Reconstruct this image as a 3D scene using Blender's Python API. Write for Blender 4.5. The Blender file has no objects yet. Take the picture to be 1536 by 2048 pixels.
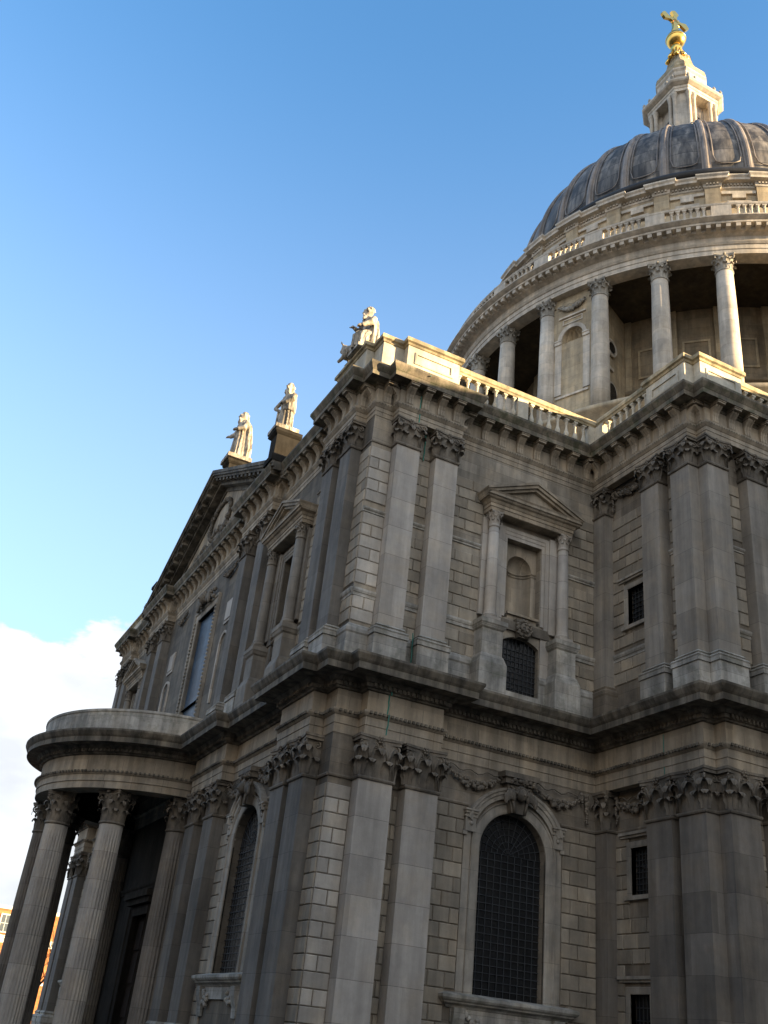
import bpy, math, random
from math import sin, cos, pi, radians, sqrt, atan2, hypot
from mathutils import Vector, Matrix, noise
random.seed(7)
sc = bpy.context.scene
COL = sc.collection

# ------------------------------------------------------------------ camera
CAM = Vector((-12.1523, -29.1789, 1.6989))
AZ, EL, RO, FPX = 0.4204, 0.4972, 0.1142, 1982.64
cd = bpy.data.cameras.new('camera'); cam = bpy.data.objects.new('camera', cd); COL.objects.link(cam)
fw = Vector((sin(AZ)*cos(EL), cos(AZ)*cos(EL), sin(EL)))
r0 = Vector((cos(AZ), -sin(AZ), 0)); u0 = r0.cross(fw)
r1 = cos(RO)*r0 + sin(RO)*u0; u1 = -sin(RO)*r0 + cos(RO)*u0
cam.matrix_world = Matrix(((r1.x, u1.x, -fw.x, CAM.x), (r1.y, u1.y, -fw.y, CAM.y), (r1.z, u1.z, -fw.z, CAM.z), (0, 0, 0, 1)))
cd.sensor_fit = 'VERTICAL'; cd.sensor_height = 24.0; cd.lens = 24.0*FPX/2048.0
cd.clip_start = 0.1; cd.clip_end = 3000
sc.camera = cam

# ------------------------------------------------------------------ light
SUN_EL, SUN_AZ = radians(6.6), radians(133)       # azimuth clockwise from +Y
world = bpy.data.worlds.new('World'); sc.world = world; world.use_nodes = True
nt = world.node_tree; N = nt.nodes; L = nt.links
bg = N['Background']; bg.inputs[1].default_value = 0.15
sky = N.new('ShaderNodeTexSky'); sky.sky_type = 'NISHITA'; sky.sun_disc = False
sky.sun_elevation = SUN_EL; sky.sun_rotation = SUN_AZ; sky.altitude = 30
sky.air_density = 1.1; sky.dust_density = 0.3; sky.ozone_density = 3.3
# cumulus bank low over the horizon
tc = N.new('ShaderNodeTexCoord'); sep = N.new('ShaderNodeSeparateXYZ'); L.new(tc.outputs['Generated'], sep.inputs[0])
nz = N.new('ShaderNodeTexNoise'); nz.inputs['Scale'].default_value = 7.0; nz.inputs['Detail'].default_value = 10; nz.inputs['Roughness'].default_value = 0.6
mp = N.new('ShaderNodeMapping'); mp.inputs['Scale'].default_value = (1, 1, 2.2); mp.inputs['Location'].default_value = (0.37, 0.1, 0.0)
L.new(tc.outputs['Generated'], mp.inputs[0]); L.new(mp.outputs[0], nz.inputs['Vector'])
def mth(op, a, b=None, c=None, clamp=False):
    m = N.new('ShaderNodeMath'); m.operation = op; m.use_clamp = clamp
    for i, v in enumerate((a, b, c)):
        if v is None: continue
        if isinstance(v, (int, float)): m.inputs[i].default_value = v
        else: L.new(v, m.inputs[i])
    return m.outputs[0]
# mask = smoothstep on (top - z + noise)
dotn = N.new('ShaderNodeVectorMath'); dotn.operation = 'DOT_PRODUCT'; L.new(tc.outputs['Generated'], dotn.inputs[0]); dotn.inputs[1].default_value = (-0.30, -0.95, 0.0)
back = N.new('ShaderNodeMapRange'); back.interpolation_type = 'SMOOTHSTEP'; back.inputs['From Min'].default_value = 0.1; back.inputs['From Max'].default_value = 0.75; L.new(dotn.outputs['Value'], back.inputs['Value'])  # unseen clouds behind the camera, raised and brightened to fill the walls
h1 = mth('ADD', mth('MULTIPLY_ADD', nz.outputs['Fac'], 0.24, 0.203), mth('MULTIPLY', back.outputs[0], 0.42))
d1 = mth('SUBTRACT', h1, sep.outputs['Z'])
mr = N.new('ShaderNodeMapRange'); mr.interpolation_type = 'SMOOTHSTEP'; mr.inputs['From Min'].default_value = -0.004; mr.inputs['From Max'].default_value = 0.012
L.new(d1, mr.inputs['Value'])
nz2 = N.new('ShaderNodeTexNoise'); nz2.inputs['Scale'].default_value = 10; nz2.inputs['Detail'].default_value = 6; L.new(mp.outputs[0], nz2.inputs['Vector'])
cr = N.new('ShaderNodeMapRange'); cr.inputs['From Min'].default_value = 0.35; cr.inputs['From Max'].default_value = 0.7; cr.inputs['To Min'].default_value = 0.72; cr.inputs['To Max'].default_value = 1.0
L.new(nz2.outputs['Fac'], cr.inputs['Value'])
lowb = N.new('ShaderNodeMapRange'); lowb.inputs['From Min'].default_value = 0.0; lowb.inputs['From Max'].default_value = 0.27; lowb.inputs['To Min'].default_value = 0.80; lowb.inputs['To Max'].default_value = 1.0
L.new(sep.outputs['Z'], lowb.inputs['Value'])
cb = mth('MULTIPLY', mth('MULTIPLY', cr.outputs[0], lowb.outputs[0]), mth('MULTIPLY_ADD', back.outputs[0], 0.40, 1.0))
mixc = N.new('ShaderNodeMix'); mixc.data_type = 'RGBA'
tint = N.new('ShaderNodeMix'); tint.data_type = 'RGBA'; tint.blend_type = 'MULTIPLY'; tint.inputs['Factor'].default_value = 1; tint.inputs['B'].default_value = (0.83, 1.0, 1.04, 1)
L.new(sky.outputs[0], tint.inputs['A']);
veil = N.new('ShaderNodeMapRange'); veil.interpolation_type = 'SMOOTHSTEP'; veil.inputs['From Min'].default_value = -0.55; veil.inputs['From Max'].default_value = 0.02; veil.inputs['To Max'].default_value = 0.36; L.new(mth('SUBTRACT', 0.30, sep.outputs['Z']), veil.inputs['Value'])
hz = N.new('ShaderNodeMix'); hz.data_type = 'RGBA'; hz.inputs['B'].default_value = (1.8, 1.85, 2.1, 1); L.new(veil.outputs[0], hz.inputs['Factor']); L.new(tint.outputs['Result'], hz.inputs['A'])
L.new(mth('MULTIPLY', mr.outputs[0], 0.95), mixc.inputs['Factor']); ccol = N.new('ShaderNodeMix'); ccol.data_type = 'RGBA'; ccol.blend_type = 'MULTIPLY'; ccol.inputs['Factor'].default_value = 1
ccol.inputs['A'].default_value = (2.1, 2.15, 2.25, 1)
comb = N.new('ShaderNodeCombineColor'); [L.new(cb, comb.inputs[i]) for i in range(3)]
L.new(comb.outputs[0], ccol.inputs['B']); L.new(ccol.outputs['Result'], mixc.inputs['B']); L.new(hz.outputs['Result'], mixc.inputs['A'])
L.new(mixc.outputs['Result'], bg.inputs[0])

sl = bpy.data.lights.new('sun', 'SUN'); sun = bpy.data.objects.new('sun', sl); COL.objects.link(sun)
sl.energy = 5.0; sl.angle = radians(0.5); sl.color = (1.0, 0.75, 0.44)
sd = Vector((sin(SUN_AZ)*cos(SUN_EL), cos(SUN_AZ)*cos(SUN_EL), sin(SUN_EL)))
sun.rotation_euler = sd.to_track_quat('Z', 'Y').to_euler()
sc.view_settings.view_transform = 'Standard'; sc.view_settings.look = 'None'
sc.view_settings.exposure = 2.07; sc.view_settings.gamma = 1.0

# ------------------------------------------------------------------ materials
def mat(name, col, rough=0.85, metal=0.0, var=0.25, streak=0.25, joints=0.0, jh=1.0, jw=0.014, jd=0.4, vj=0.0, island=0.0, moss=0.0, soot=0.0, soot_col=(0.035, 0.032, 0.028), bump=0.25, scale=1.0, spec=0.3):
    m = bpy.data.materials.new(name); m.use_nodes = True
    n = m.node_tree.nodes; l = m.node_tree.links; b = n['Principled BSDF']
    b.inputs['Roughness'].default_value = rough; b.inputs['Metallic'].default_value = metal
    b.inputs['Specular IOR Level'].default_value = spec
    g = n.new('ShaderNodeNewGeometry'); pos = g.outputs['Position']
    def M(op, a, b_=None, c_=None, clamp=False):
        k = n.new('ShaderNodeMath'); k.operation = op; k.use_clamp = clamp
        for i, v in enumerate((a, b_, c_)):
            if v is None: continue
            if isinstance(v, (int, float)): k.inputs[i].default_value = v
            else: l.new(v, k.inputs[i])
        return k.outputs[0]
    def noise_(s, det=4, vec=None, rough_=0.55):
        k = n.new('ShaderNodeTexNoise'); k.inputs['Scale'].default_value = s*scale; k.inputs['Detail'].default_value = det; k.inputs['Roughness'].default_value = rough_
        l.new(vec if vec is not None else pos, k.inputs['Vector']); return k.outputs['Fac']
    def rng(v, a, b_, c_, d_):
        k = n.new('ShaderNodeMapRange'); l.new(v, k.inputs['Value'])
        for i, x in zip(('From Min', 'From Max', 'To Min', 'To Max'), (a, b_, c_, d_)): k.inputs[i].default_value = x
        return k.outputs[0]
    def mapped(s):
        k = n.new('ShaderNodeMapping'); k.inputs['Scale'].default_value = s; l.new(pos, k.inputs[0]); return k.outputs[0]
    def mix(f, a, b_, mode='MIX'):
        k = n.new('ShaderNodeMix'); k.data_type = 'RGBA'; k.blend_type = mode
        if isinstance(f, (int, float)): k.inputs['Factor'].default_value = f
        else: l.new(f, k.inputs['Factor'])
        for nm, v in (('A', a), ('B', b_)):
            if isinstance(v, tuple): k.inputs[nm].default_value = (*v, 1)
            else: l.new(v, k.inputs[nm])
        return k.outputs['Result']
    big = noise_(0.55, 5); mid = noise_(3.0, 6, None, 0.65)
    f = M('MULTIPLY', rng(big, 0.3, 0.7, 1-var, 1+var), rng(mid, 0.3, 0.7, 1-var*0.6, 1+var*0.6))
    st = noise_(1.0, 5, mapped((2.2, 2.2, 0.16)), 0.6)
    f = M('MULTIPLY', f, rng(st, 0.38, 0.68, 1-streak, 1+streak*0.5))
    if joints > 0:
        sp = n.new('ShaderNodeSeparateXYZ'); l.new(pos, sp.inputs[0])
        zz = M('DIVIDE', sp.outputs['Z'], jh)
        fl = M('FLOOR', zz); fr = M('FRACT', zz)
        wn = n.new('ShaderNodeTexWhiteNoise'); wn.noise_dimensions = '3D'
        cmb = n.new('ShaderNodeCombineXYZ'); l.new(M('FLOOR', M('MULTIPLY', M('ADD', sp.outputs['X'], M('MULTIPLY', fl, 0.37)), 0.8)), cmb.inputs[0]); l.new(M('FLOOR', M('MULTIPLY', M('ADD', sp.outputs['Y'], M('MULTIPLY', fl, 0.53)), 0.8)), cmb.inputs[1]); l.new(fl, cmb.inputs[2])
        l.new(cmb.outputs[0], wn.inputs['Vector'])
        f = M('MULTIPLY', f, rng(wn.outputs['Value'], 0, 1, 1-0.5*joints, 1+0.25*joints))
        jl = M('LESS_THAN', fr, jw/jh)
        f = M('MULTIPLY', f, M('SUBTRACT', 1.0, M('MULTIPLY', jl, jd)))
    if vj > 0:
        sp2 = n.new('ShaderNodeSeparateXYZ'); l.new(pos, sp2.inputs[0]); sn2 = n.new('ShaderNodeSeparateXYZ'); l.new(g.outputs['True Normal'], sn2.inputs[0])
        useY = M('GREATER_THAN', M('ABSOLUTE', sn2.outputs['X']), 0.6)
        cc = M('DIVIDE', M('ADD', M('MULTIPLY', sp2.outputs['Y'], useY), M('MULTIPLY', sp2.outputs['X'], M('SUBTRACT', 1.0, useY))), vj)
        cc = M('ADD', cc, M('MULTIPLY', M('FLOOR', M('MULTIPLY', sp2.outputs['Z'], 1.6)), 0.37))
        w2 = n.new('ShaderNodeTexWhiteNoise'); w2.noise_dimensions = '2D'; cb2 = n.new('ShaderNodeCombineXYZ'); l.new(M('FLOOR', cc), cb2.inputs[0]); l.new(M('FLOOR', M('MULTIPLY', sp2.outputs['Z'], 1.6)), cb2.inputs[1]); l.new(cb2.outputs[0], w2.inputs['Vector'])
        f = M('MULTIPLY', f, rng(w2.outputs['Value'], 0, 1, 0.86, 1.12))
        f = M('MULTIPLY', f, M('SUBTRACT', 1.0, M('MULTIPLY', M('LESS_THAN', M('FRACT', cc), 0.016/vj), 0.45)))
    if island > 0:
        f = M('MULTIPLY', f, rng(g.outputs['Random Per Island'], 0, 1, 1-island, 1+island*0.7))
    cmbc = n.new('ShaderNodeCombineColor'); [l.new(f, cmbc.inputs[i]) for i in range(3)]
    out = mix(1.0, tuple(col), cmbc.outputs[0], 'MULTIPLY')
    hue = noise_(1.1, 3)
    out = mix(M('MULTIPLY', rng(hue, 0.45, 0.7, 0, 1), 0.35), out, mix(1.0, out, (1.08, 0.93, 0.72), 'MULTIPLY'))
    if soot > 0:
        sn = noise_(1.4, 7, mapped((1.0, 1.0, 0.45)), 0.7)
        out = mix(M('MULTIPLY', rng(sn, 0.5, 0.62, 0, 1), soot), out, soot_col)
    if moss > 0:
        mn = noise_(2.0, 7, mapped((1.0, 1.0, 1.0)), 0.72)
        out = mix(M('MULTIPLY', rng(mn, 0.5, 0.6, 0, 1), moss), out, (0.055, 0.062, 0.028))
    l.new(out, b.inputs['Base Color'])
    if bump:
        bn = n.new('ShaderNodeBump'); bn.inputs['Strength'].default_value = bump; bn.inputs['Distance'].default_value = 0.03
        l.new(noise_(14.0, 6, None, 0.7), bn.inputs['Height']); l.new(bn.outputs[0], b.inputs['Normal'])
    return m
MFM = mat('window_frame_stone', (0.34, 0.305, 0.25), var=0.22, streak=0.3, soot=0.25, joints=0.35, jh=1.2)
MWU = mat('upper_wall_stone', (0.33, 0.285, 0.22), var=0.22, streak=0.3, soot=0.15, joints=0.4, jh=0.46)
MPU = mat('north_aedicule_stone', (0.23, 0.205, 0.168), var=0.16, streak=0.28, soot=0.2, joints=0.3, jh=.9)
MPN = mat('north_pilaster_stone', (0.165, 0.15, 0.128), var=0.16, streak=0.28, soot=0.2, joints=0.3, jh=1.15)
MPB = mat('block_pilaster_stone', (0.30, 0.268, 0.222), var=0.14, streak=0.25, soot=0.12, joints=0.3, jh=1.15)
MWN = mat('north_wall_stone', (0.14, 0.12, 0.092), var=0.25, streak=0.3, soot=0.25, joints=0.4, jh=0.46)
MGU = mat('gutter_lead', (0.035, 0.035, 0.036), rough=0.6, var=0.2, streak=0.2)
MPD = mat('unwashed_and_shaded_stone', (0.205, 0.18, 0.148), var=0.15, streak=0.25, soot=0.15, joints=0.45, jh=1.15)
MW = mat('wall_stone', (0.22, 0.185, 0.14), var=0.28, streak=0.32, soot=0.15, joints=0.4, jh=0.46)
MBC = mat('washed_corner_block_stone', (0.42, 0.38, 0.32), var=0.16, streak=0.2, soot=0.12, island=0.28)
MB_ = mat('rusticated_block_stone', (0.315, 0.27, 0.205), var=0.18, streak=0.22, soot=0.16, island=0.28)
MP = mat('washed_pilaster_stone', (0.42, 0.38, 0.325), var=0.13, streak=0.2, soot=0.10, joints=0.36, jh=1.15, jd=0.55)
MF = mat('frieze_stone', (0.33, 0.277, 0.205), var=0.2, streak=0.35, soot=0.15, vj=1.25)
MC = mat('sooty_cornice_stone', (0.17, 0.147, 0.113), var=0.3, streak=0.6, soot=0.45, vj=1.3, moss=0.12)
MCU = mat('mossy_cornice_stone', (0.19, 0.16, 0.115), var=0.35, streak=0.5, soot=0.6, vj=1.3, moss=0.6)
MK = mat('carved_stone', (0.17, 0.145, 0.112), var=0.35, streak=0.3, soot=0.5)
MPL = mat('plinth_stone', (0.40, 0.375, 0.325), var=0.25, streak=0.4, soot=0.25, moss=0.3, joints=0.3, jh=0.6)
MCP = mat('mossy_coping_stone', (0.42, 0.34, 0.21), var=0.35, streak=0.3, soot=0.35, moss=0.45)
MPA = mat('parapet_stone', (0.50, 0.455, 0.36), var=0.25, streak=0.2, soot=0.12, moss=0.1)
MD = mat('drum_stone', (0.56, 0.50, 0.41), var=0.18, streak=0.25, soot=0.15, joints=0.25, jh=0.9)
MDW = mat('drum_wall_stone', (0.46, 0.375, 0.25), var=0.2, streak=0.25, soot=0.2, joints=0.3, jh=0.8)
MST = mat('statue_stone', (0.40, 0.355, 0.285), var=0.4, streak=0.5, soot=0.85, scale=2.2)
MLD = mat('dome_lead', (0.175, 0.158, 0.135), rough=0.6, var=0.16, streak=0.65, joints=1.0, jh=1.5, jw=0.07, jd=0.55, bump=0.12, spec=0.4)
MLR = mat('rib_lead', (0.24, 0.205, 0.17), rough=0.55, var=0.25, streak=0.4, bump=0.1, spec=0.5)
MG = mat('gilding', (0.85, 0.55, 0.14), rough=0.28, metal=1.0, var=0.06, streak=0.05, bump=0.05, spec=0.5)
MGL = mat('dark_leaded_glass', (0.012, 0.013, 0.014), rough=0.22, var=0.3, streak=0.1, bump=0.25, spec=0.5)
MGB = mat('painted_sky_glass', (0.045, 0.08, 0.125), rough=0.35, var=0.3, streak=0.4, joints=0.5, jh=.45, jw=.03, jd=.35, bump=0.3, spec=0.08)  # blue of the sky's reflection painted into the pane colour
MLA = mat('iron_lattice', (0.045, 0.048, 0.05), rough=0.6, var=0.1, streak=0.1, bump=0.0)
MCOP = mat('verdigris_strip', (0.05, 0.21, 0.16), rough=0.7, var=0.3, streak=0.3, bump=0.0)
MBR = mat('orange_brick', (0.42, 0.17, 0.065), var=0.2, streak=0.1, joints=0.5, jh=0.3)
MWT = mat('white_trim', (0.72, 0.69, 0.62), var=0.08, streak=0.1)
MBK = mat('bark', (0.05, 0.042, 0.035), var=0.3, streak=0.3)
MGR = mat('paving_stone', (0.06, 0.057, 0.052), var=0.2, streak=0.0)
MPW = mat('pale_window_glass', (0.10, 0.12, 0.14), rough=0.1, var=0.1, streak=0.0, bump=0.0, spec=1.0)
MRF = mat('slate_roof', (0.08, 0.08, 0.085), var=0.2, streak=0.1)

# ------------------------------------------------------------------ mesh builder
class MB:
    def __init__(s): s.v = []; s.f = []; s.s = []; s.M = None
    def add(s, vs, fs, smooth=False):
        o = len(s.v)
        if s.M is not None: vs = [tuple(s.M @ Vector(v)) for v in vs]
        s.v += [tuple(v) for v in vs]; s.f += [tuple(i+o for i in f) for f in fs]; s.s += [smooth]*len(fs)
        return s
    def box(s, x0, x1, y0, y1, z0, z1):
        return s.add([(x0, y0, z0), (x1, y0, z0), (x1, y1, z0), (x0, y1, z0), (x0, y0, z1), (x1, y0, z1), (x1, y1, z1), (x0, y1, z1)],
                     [(3, 2, 1, 0), (4, 5, 6, 7), (0, 1, 5, 4), (1, 2, 6, 5), (2, 3, 7, 6), (3, 0, 4, 7)])
    def frustum(s, x0, x1, y0, y1, z0, z1, d):   # box whose top is inset by d
        return s.add([(x0, y0, z0), (x1, y0, z0), (x1, y1, z0), (x0, y1, z0), (x0+d, y0+d, z1), (x1-d, y0+d, z1), (x1-d, y1-d, z1), (x0+d, y1-d, z1)],
                     [(3, 2, 1, 0), (4, 5, 6, 7), (0, 1, 5, 4), (1, 2, 6, 5), (2, 3, 7, 6), (3, 0, 4, 7)])
    def prism(s, poly, axis, a, b):      # poly in the two other axes, extruded from a to b
        n = len(poly)
        def P(p, t): return (t, p[0], p[1]) if axis == 'x' else (p[0], t, p[1]) if axis == 'y' else (p[0], p[1], t)
        vs = [P(p, a) for p in poly]+[P(p, b) for p in poly]
        fs = [tuple(range(n)), tuple(range(2*n-1, n-1, -1))]+[(i, (i+1) % n, n+(i+1) % n, n+i) for i in range(n)]
        return s.add(vs, fs)
    def lathe(s, prof, cx=0, cy=0, n=24, smooth=True, a0=0, a1=2*pi, cap=True):
        full = abs(a1-a0-2*pi) < 1e-6; m = n if full else n+1
        vs = [(cx+r*cos(a0+(a1-a0)*k/n), cy+r*sin(a0+(a1-a0)*k/n), z) for r, z in prof for k in range(m)]
        fs = []
        for i in range(len(prof)-1):
            for k in range(n):
                k2 = (k+1) % m
                fs.append((i*m+k, i*m+k2, (i+1)*m+k2, (i+1)*m+k))
        if cap and full:
            if prof[0][0] > 1e-4: fs.append(tuple(range(m-1, -1, -1)))
            if prof[-1][0] > 1e-4: fs.append(tuple((len(prof)-1)*m+k for k in range(m)))
        return s.add(vs, fs, smooth)
    def sweep(s, path, prof, closed=False, smooth=False, capends=False, close_prof=False):
        # outward = right hand side of the direction of travel
        n = len(path); ms = []
        def nrm(a, b):
            d = Vector((b[0]-a[0], b[1]-a[1])); d.normalize(); return Vector((d.y, -d.x))
        for i in range(n):
            n1 = nrm(path[i-1], path[i]) if (closed or i > 0) else None
            n2 = nrm(path[i], path[(i+1) % n]) if (closed or i < n-1) else None
            if n1 is None: m = n2
            elif n2 is None: m = n1
            else: m = (n1+n2)/(1+n1.dot(n2)+1e-9)
            ms.append(m)
        k = len(prof)
        vs = [(p[0]+m.x*o, p[1]+m.y*o, z) for p, m in zip(path, ms) for o, z in prof]
        fs = []
        for i in range(n if closed else n-1):
            j = (i+1) % n
            for t in range(k if close_prof else k-1):
                t2 = (t+1) % k
                fs.append((i*k+t, j*k+t, j*k+t2, i*k+t2))
        if capends and not closed:
            fs.append(tuple(range(k-1, -1, -1))); fs.append(tuple((n-1)*k+t for t in range(k)))
        return s.add(vs, fs, smooth)
    def tube(s, pts, rad, n=6, smooth=True, cap=True):
        pts = [Vector(p) for p in pts]; vs = []
        for i, p in enumerate(pts):
            t = (pts[min(i+1, len(pts)-1)]-pts[max(i-1, 0)]).normalized()
            up = Vector((0, 0, 1)) if abs(t.z) < 0.9 else Vector((1, 0, 0))
            a = t.cross(up).normalized(); b = t.cross(a)
            r = rad[i] if isinstance(rad, (list, tuple)) else rad
            vs += [tuple(p+r*(cos(2*pi*k/n)*a+sin(2*pi*k/n)*b)) for k in range(n)]
        fs = [(i*n+k, i*n+(k+1) % n, (i+1)*n+(k+1) % n, (i+1)*n+k) for i in range(len(pts)-1) for k in range(n)]
        if cap: fs += [tuple(range(n-1, -1, -1)), tuple((len(pts)-1)*n+k for k in range(n))]
        return s.add(vs, fs, smooth)
    def blob(s, c, r, jit=0.15, nu=7, nv=5, smooth=True):
        if isinstance(r, (int, float)): r = (r, r, r)
        vs = [(c[0], c[1], c[2]-r[2])]
        for i in range(1, nv):
            ph = -pi/2+pi*i/nv
            for k in range(nu):
                j = 1+random.uniform(-jit, jit)
                vs.append((c[0]+r[0]*j*cos(ph)*cos(2*pi*k/nu), c[1]+r[1]*j*cos(ph)*sin(2*pi*k/nu), c[2]+r[2]*j*sin(ph)))
        vs.append((c[0], c[1], c[2]+r[2])); t = len(vs)-1
        fs = [(0, 1+(k+1) % nu, 1+k) for k in range(nu)]
        for i in range(nv-2):
            o = 1+i*nu
            fs += [(o+k, o+(k+1) % nu, o+nu+(k+1) % nu, o+nu+k) for k in range(nu)]
        o = 1+(nv-2)*nu
        fs += [(o+k, o+(k+1) % nu, t) for k in range(nu)]
        return s.add(vs, fs, smooth)
    def mesh(s, name, m):
        me = bpy.data.meshes.new(name); me.from_pydata(s.v, [], s.f)
        me.polygons.foreach_set('use_smooth', s.s)
        ms = m if isinstance(m, (list, tuple)) else [m]
        for q in ms: me.materials.append(q)
        me.update(); return me

def put(name, me, parent=None, loc=(0, 0, 0), rz=0.0):
    o = bpy.data.objects.new(name, me); COL.objects.link(o)
    o.location = loc; o.rotation_euler = (0, 0, rz)
    if parent is not None: o.parent = parent
    return o
def part(name, mb, m, parent=None, loc=(0, 0, 0), rz=0.0): return put(name, mb.mesh(name, m), parent, loc, rz)
def tag(o, label=None, cat=None, group=None, kind=None):
    for k, v in (('label', label), ('category', cat), ('group', group), ('kind', kind)):
        if v: o[k] = v
    return o
def empty(name, loc=(0, 0, 0), rz=0):
    o = bpy.data.objects.new(name, None); COL.objects.link(o); o.location = loc; o.rotation_euler = (0, 0, rz); o.empty_display_size = 0.5; return o

# ------------------------------------------------------------------ levels and plan
Ly = 39.6; MIDY = 20.4; L2 = 2*MIDY; WCY, WCW = 19.55, 3.3
W = 1.20; XA, XB = 0.85, 2.53; P = 0.50
E = 10.45; BY = -5.55; BW = 10.90       # block: entablature plane, its corner, recessed wall plane
S2 = 0.10                               # the upper storey is set back this much
Z_PIL0, Z_PIL1, Z_CAP1, Z_ARC1, Z_FRI1, Z_COR1 = 1.9, 9.27, 10.63, 11.39, 12.10, 13.0
U_PED, U_BAS, U_PIL1, U_CAP1, U_ARC1, U_FRI1, U_COR1 = 14.15, 14.57, 21.93, 23.10, 23.69, 24.40, 25.06
NXW = 20.3                              # nave wall
NORTH = -pi/2                           # rotation that turns a west-facing piece to the north face
cath = empty('cathedral')
tag(cath, 'great grey stone baroque cathedral transept with columned portico, drum and lead dome behind', 'cathedral')

def nloc(u, v=0.0): return (v, u, 0)    # north face: local x=-u

# ---- leaf, volute and capitals
def leaf(mb, base, out, h, w, pr):
    out = Vector(out).normalized(); t = Vector((-out.y, out.x, 0)); base = Vector(base); w *= .88; pr *= 1.2
    cl = [(0.02, 0.0, .72), (0.05, .25, .92), (0.07, .5, 1.0), (0.14, .76, .98), (0.42, .95, .9), (0.8, 1.0, .72), (1.0, .9, .5), (0.95, .78, .2)]
    vs = []; cols = (-1, -.5, 0, .5, 1)
    for i, (o, z, ww) in enumerate(cl):
        for c in cols:
            ser = 0.80 if (i % 2 and abs(c) == 1) else 1.0
            oo = o*pr+(0.03 if c == 0 else (0.0 if abs(c) == .5 else 0.025))*w/0.4
            p = base+out*oo+t*(c*w/2*ww*ser)+Vector((0, 0, z*h-(0.04*h if abs(c) == 1 and i > 3 else 0)))
            vs.append(tuple(p))
    fs = [(i*5+c, i*5+c+1, (i+1)*5+c+1, (i+1)*5+c) for i in range(len(cl)-1) for c in range(4)]
    mb.add(vs, fs, True)
def volute(mb, c, out, r, turns=1.6, tr=0.05, flip=1):
    out = Vector(out).normalized(); c = Vector(c); pts = []; rad = []
    n = 20
    for i in range(n+1):
        t = i/n; a = pi/2-flip*2*pi*turns*t; rr = r*(1-0.85*t)
        pts.append(c+out*(rr*cos(a))+Vector((0, 0, rr*sin(a)))); rad.append(tr*(1-0.5*t))
    mb.tube(pts, rad, 5)
    mb.blob(c, (tr*1.3, tr*1.3, tr*1.3), 0, 6, 4)
def abacus(mb, w, d0, d1, z0, z1, over=0.16, conc=0.10, sides=1):
    # moulded concave-sided slab for a pilaster: front at y=-d1, back at y=0
    pts = []
    hw = w/2+over
    n = 8
    for i in range(n+1):
        t = -1+2*i/n
        pts.append((t*hw, -(d1+over)+conc*(1-t*t)))
    poly = [(-hw, 0)]+pts+[(hw, 0)]
    zc = z0+(z1-z0)*0.55
    mb.prism(poly, 'z', zc, z1)
    pts2 = [(x*0.96, y+0.035 if y < 0 else y) for x, y in poly]
    mb.prism(pts2, 'z', z0, zc)
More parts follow.
